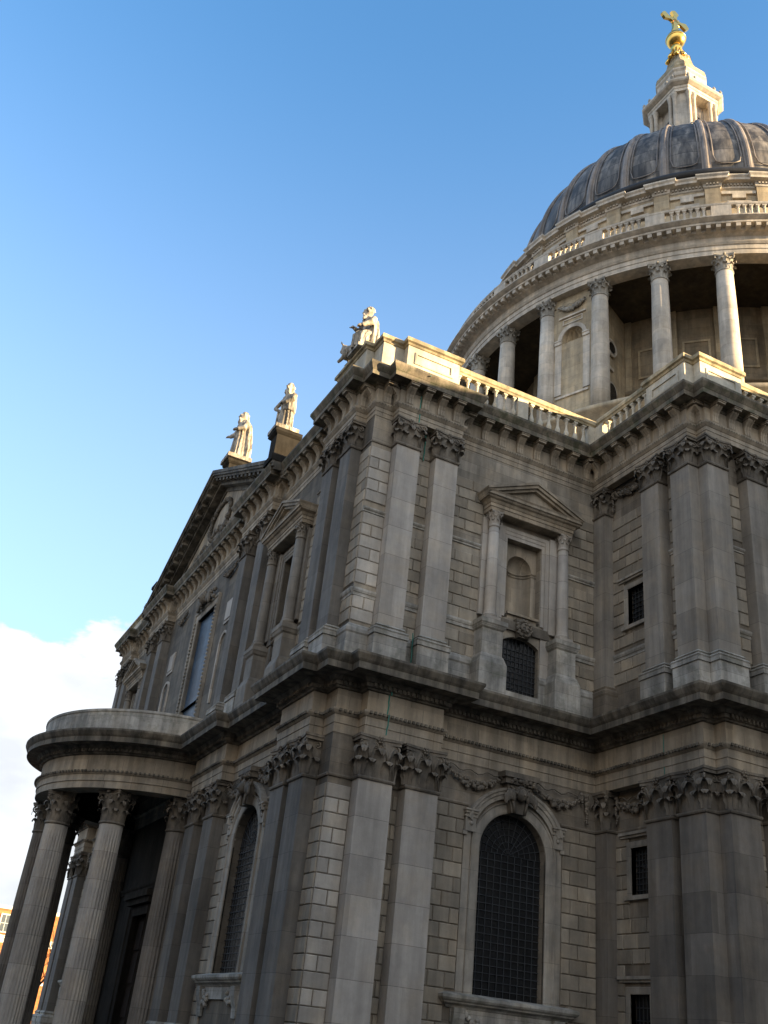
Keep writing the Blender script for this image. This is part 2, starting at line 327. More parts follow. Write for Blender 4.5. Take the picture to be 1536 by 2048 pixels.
def pil_capital(w, p, h, composite=False):
    mb = MB(); hw = w/2; q = h/1.36
    # astragal, bell
    mb.sweep([(-hw, 0), (-hw, -p), (hw, -p), (hw, 0)][::1], [(0, -0.05), (.05, -0.05), (.07, 0.0), (.05, 0.05), (0, 0.05)])
    mb.add([(-hw, 0, 0.0), (-hw, -p, 0.0), (hw, -p, 0.0), (hw, 0, 0.0), (-hw*1.06, 0, h*.86), (-hw*1.06, -p-.05, h*.86), (hw*1.06, -p-.05, h*.86), (hw*1.06, 0, h*.86)],
           [(0, 1, 5, 4), (1, 2, 6, 5), (2, 3, 7, 6), (4, 5, 6, 7)])
    abacus(mb, w, 0, p, h*.86, h, over=0.15*q+.02, conc=0.11*q)
    z1 = 0.04*h; l1 = h*.40; l2 = h*.66
    for x in (-.26*w, .26*w): leaf(mb, (x, -p, z1), (0, -1, 0), l1, w*.42, .17*q+.03)
    for sx in (-1, 1):
        leaf(mb, (sx*hw, -p, z1), (sx, -1, 0), l1, w*.40, .17*q+.03)
        leaf(mb, (sx*hw, -p*.35, z1), (sx, 0, 0), l1, w*.34, .16*q)
        leaf(mb, (sx*hw, -p*.9, z1), (sx, -.35, 0), l2, w*.34, .22*q)
    leaf(mb, (0, -p, z1), (0, -1, 0), l2, w*.42, .22*q+.02)
    for sx in (-1, 1): leaf(mb, (sx*.46*w, -p, z1), (sx*.35, -1, 0), l2, w*.36, .22*q+.02)
    if composite:
        for sx in (-1, 1):
            volute(mb, (sx*hw*1.02, -p-.08, h*.74), (sx*.75, -.66, 0), .185*q, 1.7, .052*q, 1)
            volute(mb, (sx*hw*.70, -p-.07, h*.75), (sx, -.1, 0), .16*q, 1.7, .04*q, 1)
            volute(mb, (sx*hw*1.08, -p*.4, h*.74), (sx*.2, 1, 0), .15*q, 1.5, .045*q, 1)
        for k in range(7): mb.blob(((-3+k)*w*.105, -p-.08, h*.79), (.05*q, .045*q, .06*q), .05, 6, 4)
    else:
        for sx in (-1, 1):
            volute(mb, (sx*(hw+.02), -p-.02, h*.755), (sx*.75, -.66, 0), .13*q, 1.5, .04*q, 1)
            volute(mb, (sx*.13*w, -p-.06, h*.77), (-sx, -.1, 0), .09*q, 1.5, .03*q, 1)
            mb.tube([(sx*.27*w, -p-.03, h*.45), (sx*.33*w, -p-.05, h*.62), (sx*.42*w, -p-.08, h*.8)], [.045*q, .05*q, .03*q], 6)
            mb.tube([(sx*.27*w, -p-.03, h*.45), (sx*.22*w, -p-.05, h*.66), (sx*.15*w, -p-.06, h*.83)], [.045*q, .045*q, .03*q], 6)
            volute(mb, (sx*(hw+.04), -p*.3, h*.75), (sx*.2, 1, 0), .11*q, 1.4, .035*q, 1)
    # fleuron
    for k in range(6):
        a = k*pi/3; mb.blob((cos(a)*.085*q, -p-.10*q, h*.92+sin(a)*.085*q), (.05*q, .045*q, .05*q), .1, 6, 4)
    mb.blob((0, -p-.13*q, h*.92), .05*q, .1, 6, 4)
    return mb
def col_capital(r, h):
    mb = MB(); q = r/.5
    mb.lathe([(r, -.06), (r+.06*q, -.05), (r+.075*q, 0), (r+.05*q, .05), (r, .06), (r*1.0, .3*h), (r*1.04, .6*h), (r*1.22, .84*h), (r*1.28, .87*h)], n=20)
    for k in range(8):
        a = k*pi/4; leaf(mb, (r*cos(a), r*sin(a), .04*h), (cos(a), sin(a), 0), h*.38, r*.78, .17*q)
        a += pi/8; leaf(mb, (r*cos(a), r*sin(a), .04*h), (cos(a), sin(a), 0), h*.64, r*.72, .23*q)
    for k in range(4):
        a = pi/4+k*pi/2; d = (cos(a), sin(a), 0)
        volute(mb, (r*1.38*cos(a), r*1.38*sin(a), .76*h), d, .14*q, 1.5, .045*q, 1)
        b = k*pi/2
        for s in (-1, 1):
            t = (-sin(b)*s, cos(b)*s, 0)
            volute(mb, (r*1.16*cos(b)+t[0]*.14*q, r*1.16*sin(b)+t[1]*.14*q, .78*h), (-t[0], -t[1], 0), .09*q, 1.4, .03*q, 1)
        mb.blob((r*1.3*cos(b), r*1.3*sin(b), .93*h), .09*q, .2, 7, 5)
    # abacus, concave four sides
    R = r*1.86; pts = []
    for k in range(4):
        a0 = pi/4+k*pi/2; p0 = Vector((R*cos(a0), R*sin(a0))); p1 = Vector((R*cos(a0+pi/2), R*sin(a0+pi/2)))
        m = (p0+p1)/2; inn = -m.normalized()*r*.24; t = (p1-p0)
        for j in range(7):
            u = .04+.92*j/6; pts.append(tuple(p0+t*u+inn*(1-(2*u-1)**2)))
    mb.prism(pts, 'z', .93*h, h); mb.prism([(x*.95, y*.95) for x, y in pts], 'z', .87*h, .93*h)
    return mb

# ---- pilasters
def pil_shaft(w, p, z0, z1):
    mb = MB(); mb.box(-w/2, w/2, -p, 0.02, z0, z1-.05); return mb
def pil_base(w, p, z0, z1, zp0):
    mb = MB(); h = z1-z0
    path = [(-w/2, 0.02), (-w/2, -p), (w/2, -p), (w/2, 0.02)]
    mb.sweep(path, [(.18, z0), (.18, z0+h*.34), (.16, z0+h*.36), (.19, z0+h*.47), (.16, z0+h*.6), (.07, z0+h*.66), (.06, z0+h*.74), (.10, z0+h*.83), (.06, z0+h*.92), (.04, z1), (0, z1)])
    if zp0 is not None: mb.box(-w/2-.14, w/2+.14, -p-.14, 0.02, zp0, z0)
    return mb
WU = 0.98; PU = 0.46
me_ls = pil_shaft(W, P, Z_PIL0, Z_PIL1).mesh('pilaster', MP)
me_lc = pil_capital(W, P, Z_CAP1-Z_PIL1).mesh('capital', MK)
me_lb = pil_base(W, P, 1.3, Z_PIL0, 0.0).mesh('base', MPL)
me_ls2 = pil_shaft(W, P, Z_PIL0, Z_PIL1).mesh('pilaster', MPD)
me_us2 = pil_shaft(WU, PU, U_BAS, U_PIL1).mesh('pilaster', MPB)
me_ls3 = pil_shaft(W, P, Z_PIL0, Z_PIL1).mesh('pilaster', MPN)
me_us3 = pil_shaft(WU, PU, U_BAS, U_PIL1).mesh('pilaster', MPN)
me_us = pil_shaft(WU, PU, U_BAS, U_PIL1).mesh('pilaster', MP)
me_uc = pil_capital(WU, PU, U_CAP1-U_PIL1, True).mesh('capital', MK)
me_ub = pil_base(WU, PU, U_PED, U_BAS, 12.9).mesh('base', MPL)
me_wcap = me_lc
def pilaster(loc, rz, upper, dark=0):
    o = put('pilaster', ((me_ls, me_us), (me_ls2, me_us2), (me_ls3, me_us3))[dark][upper], cath, loc, rz)
    put('capital', me_uc if upper else me_lc, o, (0, 0, U_PIL1 if upper else Z_PIL1))
    put('base', me_ub if upper else me_lb, o)
    return o
# west face pair, north face pairs
for x in (XA+W/2, XB+W/2):
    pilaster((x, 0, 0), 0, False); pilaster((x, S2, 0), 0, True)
NY = [XA+W/2, XB+W/2, 10.6, 13.1]
NYALL = NY+[L2-y if y > 9 else Ly-y for y in NY]
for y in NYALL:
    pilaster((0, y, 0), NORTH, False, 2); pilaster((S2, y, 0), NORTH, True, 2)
# block pilasters
for y in (BY+W/2+.0, -2.79-W/2):
    pilaster((BW, y, 0), NORTH, False, 1); pilaster((BW, y-(W-WU)/2*(1 if y < -4 else 0), 0), NORTH, True, 1)
for x in (10.93+W/2, 12.75+W/2, 16.5+W/2):
    pilaster((x, BY, 0), 0, False, 1); pilaster((x-(W-WU)/2*(1 if x < 12 else 0), BY, 0), 0, True, 1)
# pier in the inner corner
PD = 0.64
for (z0, z1, me, hc, up) in ((0, Z_PIL1, None, 1.36, False), (13.0, U_PIL1, None, 1.17, True)):
    mb = MB(); mb.box(E+.02, BW+.3, -PD, 0.12, z0, z1); o = part('corner_pier', mb, MPB if up else MPD, cath)
    mb = MB()
    mb.sweep([(E+.02, 0.1), (E+.02, -PD), (BW, -PD)], [(0, z1-.05), (.05, z1-.05), (.07, z1), (.05, z1+.05), (0, z1+.05)])
    mb.box(E+.03, BW+.3, -PD+.01, .12, z1, z1+hc)
    for k, (b, d) in enumerate((((E+.02, -.32), (-1, 0)), ((E+.02, -PD), (-1, -1)), ((E+.3, -PD), (0, -1)))):
        leaf(mb, (b[0], b[1], z1+.05), (d[0], d[1], 0), hc*.4, .34, .18)
        leaf(mb, (b[0]+(.1 if k == 0 else 0), b[1]+(.14 if k < 2 else 0), z1+.05), (d[0], d[1], 0), hc*.66, .36, .24)
    leaf(mb, (E+.02, -.08, z1+.05), (-1, 0, 0), hc*.66, .3, .22); leaf(mb, (E+.45, -PD, z1+.05), (0, -1, 0), hc*.66, .3, .22)
    volute(mb, (E-.05, -PD-.06, z1+hc*.76), (-.7, -.7, 0), .15, 1.6, .045)
    volute(mb, (E-.05, -.18, z1+hc*.76), (0, 1, 0), .12, 1.5, .04); volute(mb, (E+.42, -PD-.06, z1+hc*.76), (1, 0, 0), .12, 1.5, .04)
    for zz in (0, 1): mb.blob((E-.06+.0*zz, -PD-.08, z1+hc*(.92-.1*zz)), .09, .2, 7, 5)
    mb.sweep([(E+.02, .1), (E+.02, -PD), (BW, -PD)], [(0, z1+hc*.86), (.10, z1+hc*.86), (.13, z1+hc*.93), (.16, z1+hc*.93), (.16, z1+hc), (0, z1+hc)])
    part('capital', mb, MK, o)
    mb = MB(); zb = 14.15 if up else 1.3
    mb.sweep([(E+.02, .1), (E+.02, -PD), (BW, -PD)], [(.12, zb-1.2), (.12, zb), (.15, zb+.08), (.15, zb+.2), (.08, zb+.28), (.1, zb+.36), (0, zb+.42)])
    part('base', mb, MW, o)

# ---- entablatures, swept along the plan with all its breaks
def plan(s, brk, nave=True, wbrk_end=None):
    """path travelling north-east corner -> C -> inner corner -> block -> nave; brk = projection of the breaks"""
    eps = 0.03
    pth = [(20.0, Ly-s), (s, Ly-s)]
    def br(y0, y1): return [(s, y0), (s-brk, y0), (s-brk, y1), (s, y1)]
    pth = [(20.0, Ly-s), (XB+W+1, Ly-s), (s, Ly-s)]
    ys = [(Ly-XA-eps, Ly-XB-W+eps), (L2-9.75, L2-13.8), (13.8, 9.75), (XB+W-eps, XA+eps)]
    for a, b in ys: pth += br(a, b)
    pth += [(s, s), (XA+eps, s), (XA+eps, s-brk), (XB+W-eps, s-brk), (XB+W-eps, s), (E, s)]
    pth += [(E, BY), (10.93, BY), (10.93, BY-P), (15.0, BY-P), (15.0, BY), (NXW, BY), (NXW, -70)]
    return pth
PL_ = plan(0.0, P); PU_ = plan(S2, PU)
z = Z_CAP1
part('architrave', MB().sweep(PL_, [(-.3, z), (.02, z), (.02, z+.30), (.045, z+.31), (.045, z+.58), (.07, z+.59), (.11, z+.64), (.15, z+.70), (.16, Z_ARC1), (.02, Z_ARC1+.01)]), MF, cath)
part('frieze', MB().sweep(PL_, [(.02, Z_ARC1+.005), (.02, Z_FRI1)]), MF, cath)
z = Z_FRI1
corl = MB().sweep(PL_, [(0, z-.02), (.10, z), (.13, z+.05), (.2, z+.07), (.2, z+.20), (.26, z+.21), (.34, z+.30), (.36, z+.34), (.86, z+.36), (.86, z+.58), (.88, z+.60), (.93, z+.66), (1.0, z+.78), (1.02, z+.82), (1.02, Z_COR1), (.5, Z_COR1+.10), (-.1, Z_COR1+.16)])
def dentils(mb, path, o0, o1, z0, z1, pitch, w, skip=lambda a, b: False):
    for a, b in zip(path[:-1], path[1:]):
        d = Vector((b[0]-a[0], b[1]-a[1])); ln = d.length
        if ln < .25 or skip(a, b): continue
        d.normalize(); n = Vector((d.y, -d.x)); k = max(1, int(ln/pitch))
        for i in range(k):
            t = (i+.5)*ln/k; c = Vector(a)+d*t
            q = [c+d*(-w/2)+n*o0, c+d*(w/2)+n*o0, c+d*(w/2)+n*o1, c+d*(-w/2)+n*o1]
            mb.add([(p.x, p.y, z0) for p in q]+[(p.x, p.y, z1) for p in q], [(3, 2, 1, 0), (4, 5, 6, 7), (0, 1, 5, 4), (1, 2, 6, 5), (2, 3, 7, 6), (3, 0, 4, 7)])
far = lambda a, b: (a[0] > 16 or b[0] > 16 or (a[1] > 30 and a[0] > 5))
dentils(corl, PL_, .19, .27, z+.08, z+.20, .17, .095, far)
dentils(corl, PL_, .10, .205, Z_ARC1-.10, Z_ARC1-.015, .15, .085, far)
part('cornice', corl, MC, cath)
z = U_CAP1
part('architrave', MB().sweep(PU_, [(-.3, z), (.02, z), (.02, z+.20), (.04, z+.21), (.04, z+.38), (.06, z+.39), (.11, z+.46), (.14, z+.5), (.15, U_ARC1), (0, U_ARC1+.01)]), MF, cath)
part('frieze', MB().sweep(PU_, [(.02, U_ARC1+.005), (.02, U_FRI1+.1)]), MF, cath)
z = U_FRI1
coru = MB().sweep(PU_, [(0, z-.06), (.04, z-.04), (.07, z+.06), (.12, z+.08), (.13, z+.12), (.56, z+.13), (.56, z+.33), (.58, z+.35), (.62, z+.42), (.68, z+.52), (.70, z+.56), (.70, U_COR1), (.4, U_COR1+.06), (-.2, U_COR1+.1)])
dentils(coru, PU_, .08, .145, U_ARC1-.09, U_ARC1-.02, .12, .08, far)
part('cornice', coru, MCU, cath)
# console brackets in the upper frieze
def bracket_mesh():
    mb = MB(); w = .30
    pr = [(.03, -.66), (.07, -.69), (.11, -.62), (.10, -.5), (.10, -.38), (.15, -.24), (.25, -.14), (.34, -.06), (.36, .0), (0, .0), (0, -.66)]
    for x0, x1, e in ((-w/2, -w/2+.075, .02), (-w/2+.075, -.04, 0), (-.04, .04, .02), (.04, w/2-.075, 0), (w/2-.075, w/2, .02)):
        mb.prism([(-(o+e if o > 0 else o), zz) for o, zz in pr], 'x', x0, x1)
    mb.box(-w/2-.03, w/2+.03, -.50, 0, .01, .11); mb.box(-w/2-.05, w/2+.05, -.53, 0, .085, .125)
    return mb
me_br = bracket_mesh().mesh('console_bracket', MF)
def brackets(path, pitch=.80):
    n = 0
    for a, b in zip(path[:-1], path[1:]):
        d = Vector((b[0]-a[0], b[1]-a[1])); ln = d.length
        if ln < .4 or a[0] > 15.2 or b[0] > 15.2 and a[1] > 1 or (a[0] > 2 and a[1] > 30) or (b[1] < -20): continue
        d.normalize(); k = max(1, round(ln/pitch)); nn = Vector((d.y, -d.x)); rz = atan2(nn.y, nn.x)+pi/2
        for i in range(k):
            c = Vector(a)+d*((i+.5)*ln/k)
            put('console_bracket', me_br, cath, (c.x, c.y, U_FRI1+.0), rz); n += 1
    return n
NBR = brackets(PU_[1:-2])

# ---- walls with openings (local frame: x along, outward = -y, wall plane y=0)
def arch_pts(xc, w, zs, rise, n=16):
    """from left springing over the top to the right springing"""
    if rise >= w/2-1e-3: return [(xc-w/2*cos(pi*i/n), zs+rise*sin(pi*i/n)) for i in range(n+1)]
    R = (w*w/4+rise*rise)/(2*rise); a = math.asin(w/2/R)
    return [(xc+R*sin(-a+2*a*i/n), zs+rise-R+R*cos(-a+2*a*i/n)) for i in range(n+1)]
def wall_open(mb, x0, x1, z0, z1, ops, depth=.5, y=0.0):
    """ops: list of (xc,w,zsill,zspring,rise) sorted by x"""
    cur = x0
    for xc, w, zs, zp, rise in ops:
        a, b = xc-w/2, xc+w/2
        mb.add([(cur, y, z0), (a, y, z0), (a, y, z1), (cur, y, z1)], [(0, 1, 2, 3)])
        if zs > z0: mb.add([(a, y, z0), (b, y, z0), (b, y, zs), (a, y, zs)], [(0, 1, 2, 3)])
        ap = arch_pts(xc, w, zp, rise) if rise > 0 else [(a, zp), (b, zp)]
        for p, q in zip(ap[:-1], ap[1:]): mb.add([(p[0], y, p[1]), (q[0], y, q[1]), (q[0], y, z1), (p[0], y, z1)], [(0, 1, 2, 3)])
        if zp > zs and rise > 0: pass
        out = [(a, zs)]+ap+[(b, zs)]
        for p, q in zip(out, out[1:]+out[:1]): mb.add([(p[0], y, p[1]), (q[0], y, q[1]), (q[0], y+depth, q[1]), (p[0], y+depth, p[1])], [(0, 1, 2, 3)])
        cur = b
    mb.add([(cur, y, z0), (x1, y, z0), (x1, y, z1), (cur, y, z1)], [(0, 1, 2, 3)])
def rustic(mb, x0, x1, z0, z1, holes=(), ch=.46, bl=.88, t=.045, g=.011, c=.022, y=0.0, seed=1, ends=(0, 0)):
    """raised chamfered blocks; holes: functions z->(xa,xb) or None"""
    rnd = random.Random(seed); nr = max(1, round((z1-z0)/ch)); ch = (z1-z0)/nr
    for r in range(nr):
        za, zb = z0+r*ch, z0+(r+1)*ch; zm = (za+zb)/2
        iv = [(x0, x1)]
        for hf in holes:
            h = hf(zm, za, zb)
            if not h: continue
            nv = []
            for a, b in iv:
                if h[0] > a: nv.append((a, min(b, h[0])))
                if h[1] < b: nv.append((max(a, h[1]), b))
            iv = [(a, b) for a, b in nv if b-a > .06]
        for a, b in iv:
            nb = max(1, round((b-a)/bl)); l = (b-a)/nb
            if nb == 1 and (b-a) < .62: cuts = [a, a+(b-a)*(.38 if r % 2 else .62), b] if (b-a) > .4 else [a, b]
            else:
                cuts = [a+i*l for i in range(nb+1)]
                if r % 2: cuts = [a]+[a+(i+.5)*l for i in range(nb)]+[b]
                cuts = [cuts[0]]+[q+rnd.uniform(-.05, .05) for q in cuts[1:-1]]+[cuts[-1]]
            for p, q in zip(cuts[:-1], cuts[1:]):
                tt = t+rnd.uniform(-.004, .004)
                xa, xb, zc, zd = p+g*1.5, q-g*1.5, za+g, zb-g
                o = [(xa, y, zc), (xb, y, zc), (xb, y, zd), (xa, y, zd)]
                i_ = [(xa+c, y-tt, zc+c), (xb-c, y-tt, zc+c), (xb-c, y-tt, zd-c), (xa+c, y-tt, zd-c)]
                m_ = [(xx, y-tt*.45, zz) for xx, _, zz in o]
                mb.add(o+m_+i_, [(8, 9, 10, 11)]+[(k, (k+1) % 4, 4+(k+1) % 4, 4+k) for k in range(4)]+[(4+k, 4+(k+1) % 4, 8+(k+1) % 4, 8+k) for k in range(4)])
def blocks(m, loc, rz, *a, **k):
    name = k.pop('name', 'rusticated_blocks'); mb = MB(); rustic(mb, *a, **k); return part(name, mb, m, cath, loc, rz)
O3 = (0, 0, 0)
def hole_arch(xc, w, zs, zp, rise, m=0.0):
    def f(zm, za, zb):
        if zm < zs or zm > zp+rise: return None
        if zm <= zp: hw = w/2
        else:
            k = max(0, 1-((za-zp)/rise)**2) if rise >= w/2-.01 else 1
            hw = w/2*sqrt(max(0, k))
        return (xc-hw-m, xc+hw+m)
    return f
def hole_box(a, b, z0, z1): return lambda zm, za, zb: (a, b) if (zb > z0+.05 and za < z1-.05) else None

WIN = (7.02, 2.66, 3.55, 7.95, 1.33)       # lower arched window
SWIN = (7.08, 1.64, 13.6, 15.5, .28)     # small window under the aedicule
AC = 7.10                                  # aedicule centre
LBOT = 0.0
# west lower wall
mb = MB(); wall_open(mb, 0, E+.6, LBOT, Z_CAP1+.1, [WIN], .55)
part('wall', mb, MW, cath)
RH = [hole_box(5.02, 9.02, 3.0, 9.4)]
blocks(MBC, O3, 0, 0.0, XA, 1.3, 9.0, seed=3, name='corner_blocks'); blocks(MB_, O3, 0, XA+W, XB, 1.3, 9.0, seed=4)
blocks(MB_, O3, 0, XB+W, 5.07, 1.3, 9.2, [hole_box(4.7, 9.02, 3.0, 3.6)], seed=5); blocks(MB_, O3, 0, 9.02, E+.02, 1.3, 9.2, [hole_box(5, 9.3, 3.0, 3.6)], seed=6)
# string that carries the astragal line across the wall
def strings(lst, prof, name, m, rz=0, loc=(0, 0, 0)):
    for a, b in lst: part(name, MB().sweep([(a, 0), (b, 0)], prof, capends=True), m, cath, loc, rz)
AST = [(-.02, Z_PIL1-.05), (.05, Z_PIL1-.05), (.07, Z_PIL1), (.05, Z_PIL1+.05), (-.02, Z_PIL1+.05)]
strings([(-.0, XA), (XA+W, XB), (XB+W, 5.2), (8.95, E)], AST, 'string_course', MW)
ASU = [(-.02, U_PIL1-.04), (.04, U_PIL1-.04), (.05, U_PIL1), (.03, U_PIL1+.04), (-.02, U_PIL1+.04)]
strings([(S2, XA+.1), (XA+W-.1, XB+.1)], ASU, 'string_course', MW, 0, (0, S2, 0))
def sc_prof(z, h): return [(-.02, z), (.05, z+.02), (.05, z+h*.4), (.08, z+h*.5), (.11, z+h*.75), (.11, z+h), (-.02, z+h+.04)]
SEG = [(S2-.02, XA+.12), (XA+W-.12, XB+.12), (XB+W-.12, 5.2), (9.1, E+.02)]
SEG1 = [(S2-.02, XA+.12), (XA+W-.12, XB+.12), (XB+W-.12, 5.25), (9.0, E+.02)]
strings(SEG, sc_prof(15.52, .30), 'string_course', MPL, 0, (0, S2, 0))
strings(SEG1, sc_prof(18.85, .20), 'string_course', MPL, 0, (0, S2, 0))
# west upper wall: recess for the niche panel and the small window
NP = (7.08, 1.62, 16.45, 19.75, 0)
mb = MB()
wall_open(mb, S2, E+.6, 12.9, 16.2, [SWIN], .5, S2)
wall_open(mb, S2, E+.6, 16.2, U_CAP1+.1, [NP], .32, S2)
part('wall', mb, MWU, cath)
SH = [hole_box(-99, 99, 15.5, 15.86), hole_box(-99, 99, 18.84, 19.08)]
blocks(MBC, O3, 0, S2, XA+.12, 14.6, 21.7, SH, seed=11, y=S2, name='corner_blocks')
blocks(MB_, O3, 0, XA+W-.12, XB+.12, 14.0, 21.6, SH, seed=12, y=S2)
rake = lambda zm, za, zb: (5.0+(zm-20.9)*1.4, 9.2-(zm-20.9)*1.4) if 20.9 < zm < 22.3 else None
blocks(MB_, O3, 0, XB+W-.12, 5.6, 14.0, 21.75, [hole_box(5.15, 9.08, 13, 20.9), rake]+SH, seed=13, y=S2)
blocks(MB_, O3, 0, 8.6, E+.02, 14.0, 21.75, [hole_box(5.15, 9.08, 13, 20.9), rake]+SH, seed=14, y=S2)
# bottom plinth course of the upper storey
PLP = [(.10, 12.95), (.10, 14.12), (.14, 14.18), (.14, 14.3), (.08, 14.42), (0, 14.5)]
for pth in ([(S2, Ly-S2), (S2, S2), (6.27, S2)], [(7.89, S2), (E+.2, S2)]): part('plinth', MB().sweep(pth, PLP, capends=True), MPL, cath)
mb = MB(); mb.box(6.27, 7.89, S2-.09, S2+.02, 12.95, 13.59); part('plinth', mb, MPL, cath)
mb = MB(); mb.sweep([(0, Ly), (0, 0), (E+.2, 0)], [(.16, 0), (.16, 1.15), (.10, 1.25), (0, 1.3)]); part('plinth', mb, MPL, cath)

# ---- lower arched window
def bevel_frame(mb, pts, prof, closed=False):
    """sweep a profile (o sideways outwards, d out of the wall) along points (x,z) of an opening, left side to right"""
    n = len(pts)
    ms = []
    for i in range(n):
        def nr(a, b):
            d = Vector((b[0]-a[0], b[1]-a[1])).normalized(); return Vector((-d.y, d.x))
        n1 = nr(pts[i-1], pts[i]) if (i > 0 or closed) else None
        n2 = nr(pts[i], pts[(i+1) % n]) if (i < n-1 or closed) else None
        ms.append(n2 if n1 is None else n1 if n2 is None else (n1+n2)/(1+n1.dot(n2)+1e-9))
    k = len(prof)
    vs = [(p[0]+m.x*o, -d, p[1]+m.y*o) for p, m in zip(pts, ms) for o, d in prof]
    fs = []
    for i in range(n if closed else n-1):
        j = (i+1) % n
        for t in range(k-1): fs.append((i*k+t, i*k+t+1, j*k+t+1, j*k+t))
    mb.add(vs, fs)
def lattice(mb, xc, w, zs, zp, rise, y, nx, nz, r=.011):
    a = xc-w/2
    def top(x):
        if rise <= 0: return zp
        if rise >= w/2-.02: return zp+sqrt(max(0, (w/2)**2-(x-xc)**2))
        R = (w*w/4+rise*rise)/(2*rise); return zp+rise-R+sqrt(max(0, R*R-(x-xc)**2))
    half = rise >= w/2-.02
    for i in range(1, nx):
        x = a+w*i/nx; zt = zp if half else top(x); mb.box(x-r, x+r, y-r, y+r, zs, zt)
    for j in range(1, nz):
        z = zs+(zp-zs)*j/nz; mb.box(a, a+w, y-r*1.3, y+r*1.3, z-r, z+r)
    if half:
        R = w/2
        for rr in (.16, .33, .5, .67, .84):
            pts = [(xc-R*rr*cos(pi*i/20), y, zp+R*rr*sin(pi*i/20)) for i in range(21)]
            mb.tube(pts, r*1.2, 4, False)
        for k in range(0, 13):
            t = pi*k/12
            if k % 2: p0 = .33
            else: p0 = .05
            mb.tube([(xc-R*p0*cos(t), y, zp+R*p0*sin(t)), (xc-R*cos(t), y, zp+R*sin(t))], r*1.1, 4, False)
def pane(mb, xc, w, zs, zp, rise, y):
    ap = arch_pts(xc, w, zp, rise) if rise > 0 else [(xc-w/2, zp), (xc+w/2, zp)]
    out = [(xc-w/2, zs)]+ap+[(xc+w/2, zs)]
    mb.add([(x, y, z) for x, z in out]+[(x, y+.06, z) for x, z in out], [tuple(range(len(out)-1, -1, -1)), tuple(len(out)+i for i in range(len(out)))])
def cherub(mb, c, s=1.0):
    x, y, z = c
    mb.blob((x, y-.05*s, z), (.17*s, .17*s, .2*s), .04, 10, 8)
    mb.blob((x, y-.21*s, z-.03*s), (.035*s, .05*s, .05*s), .0, 6, 4)
    for k in range(9): a = pi*k/8; mb.blob((x+.17*s*cos(a), y-.05*s, z+.04*s+.16*s*sin(a)), .07*s, .2, 6, 4)
    for sx in (-1, 1):
        for k in range(5):
            mb.blob((x+sx*(.24+.07*k)*s, y-.02, z-.05*s+.05*k*s-(.02*k*k)*s), (.08*s, .06*s, .17*s), .1, 7, 5)
me_parts = {}
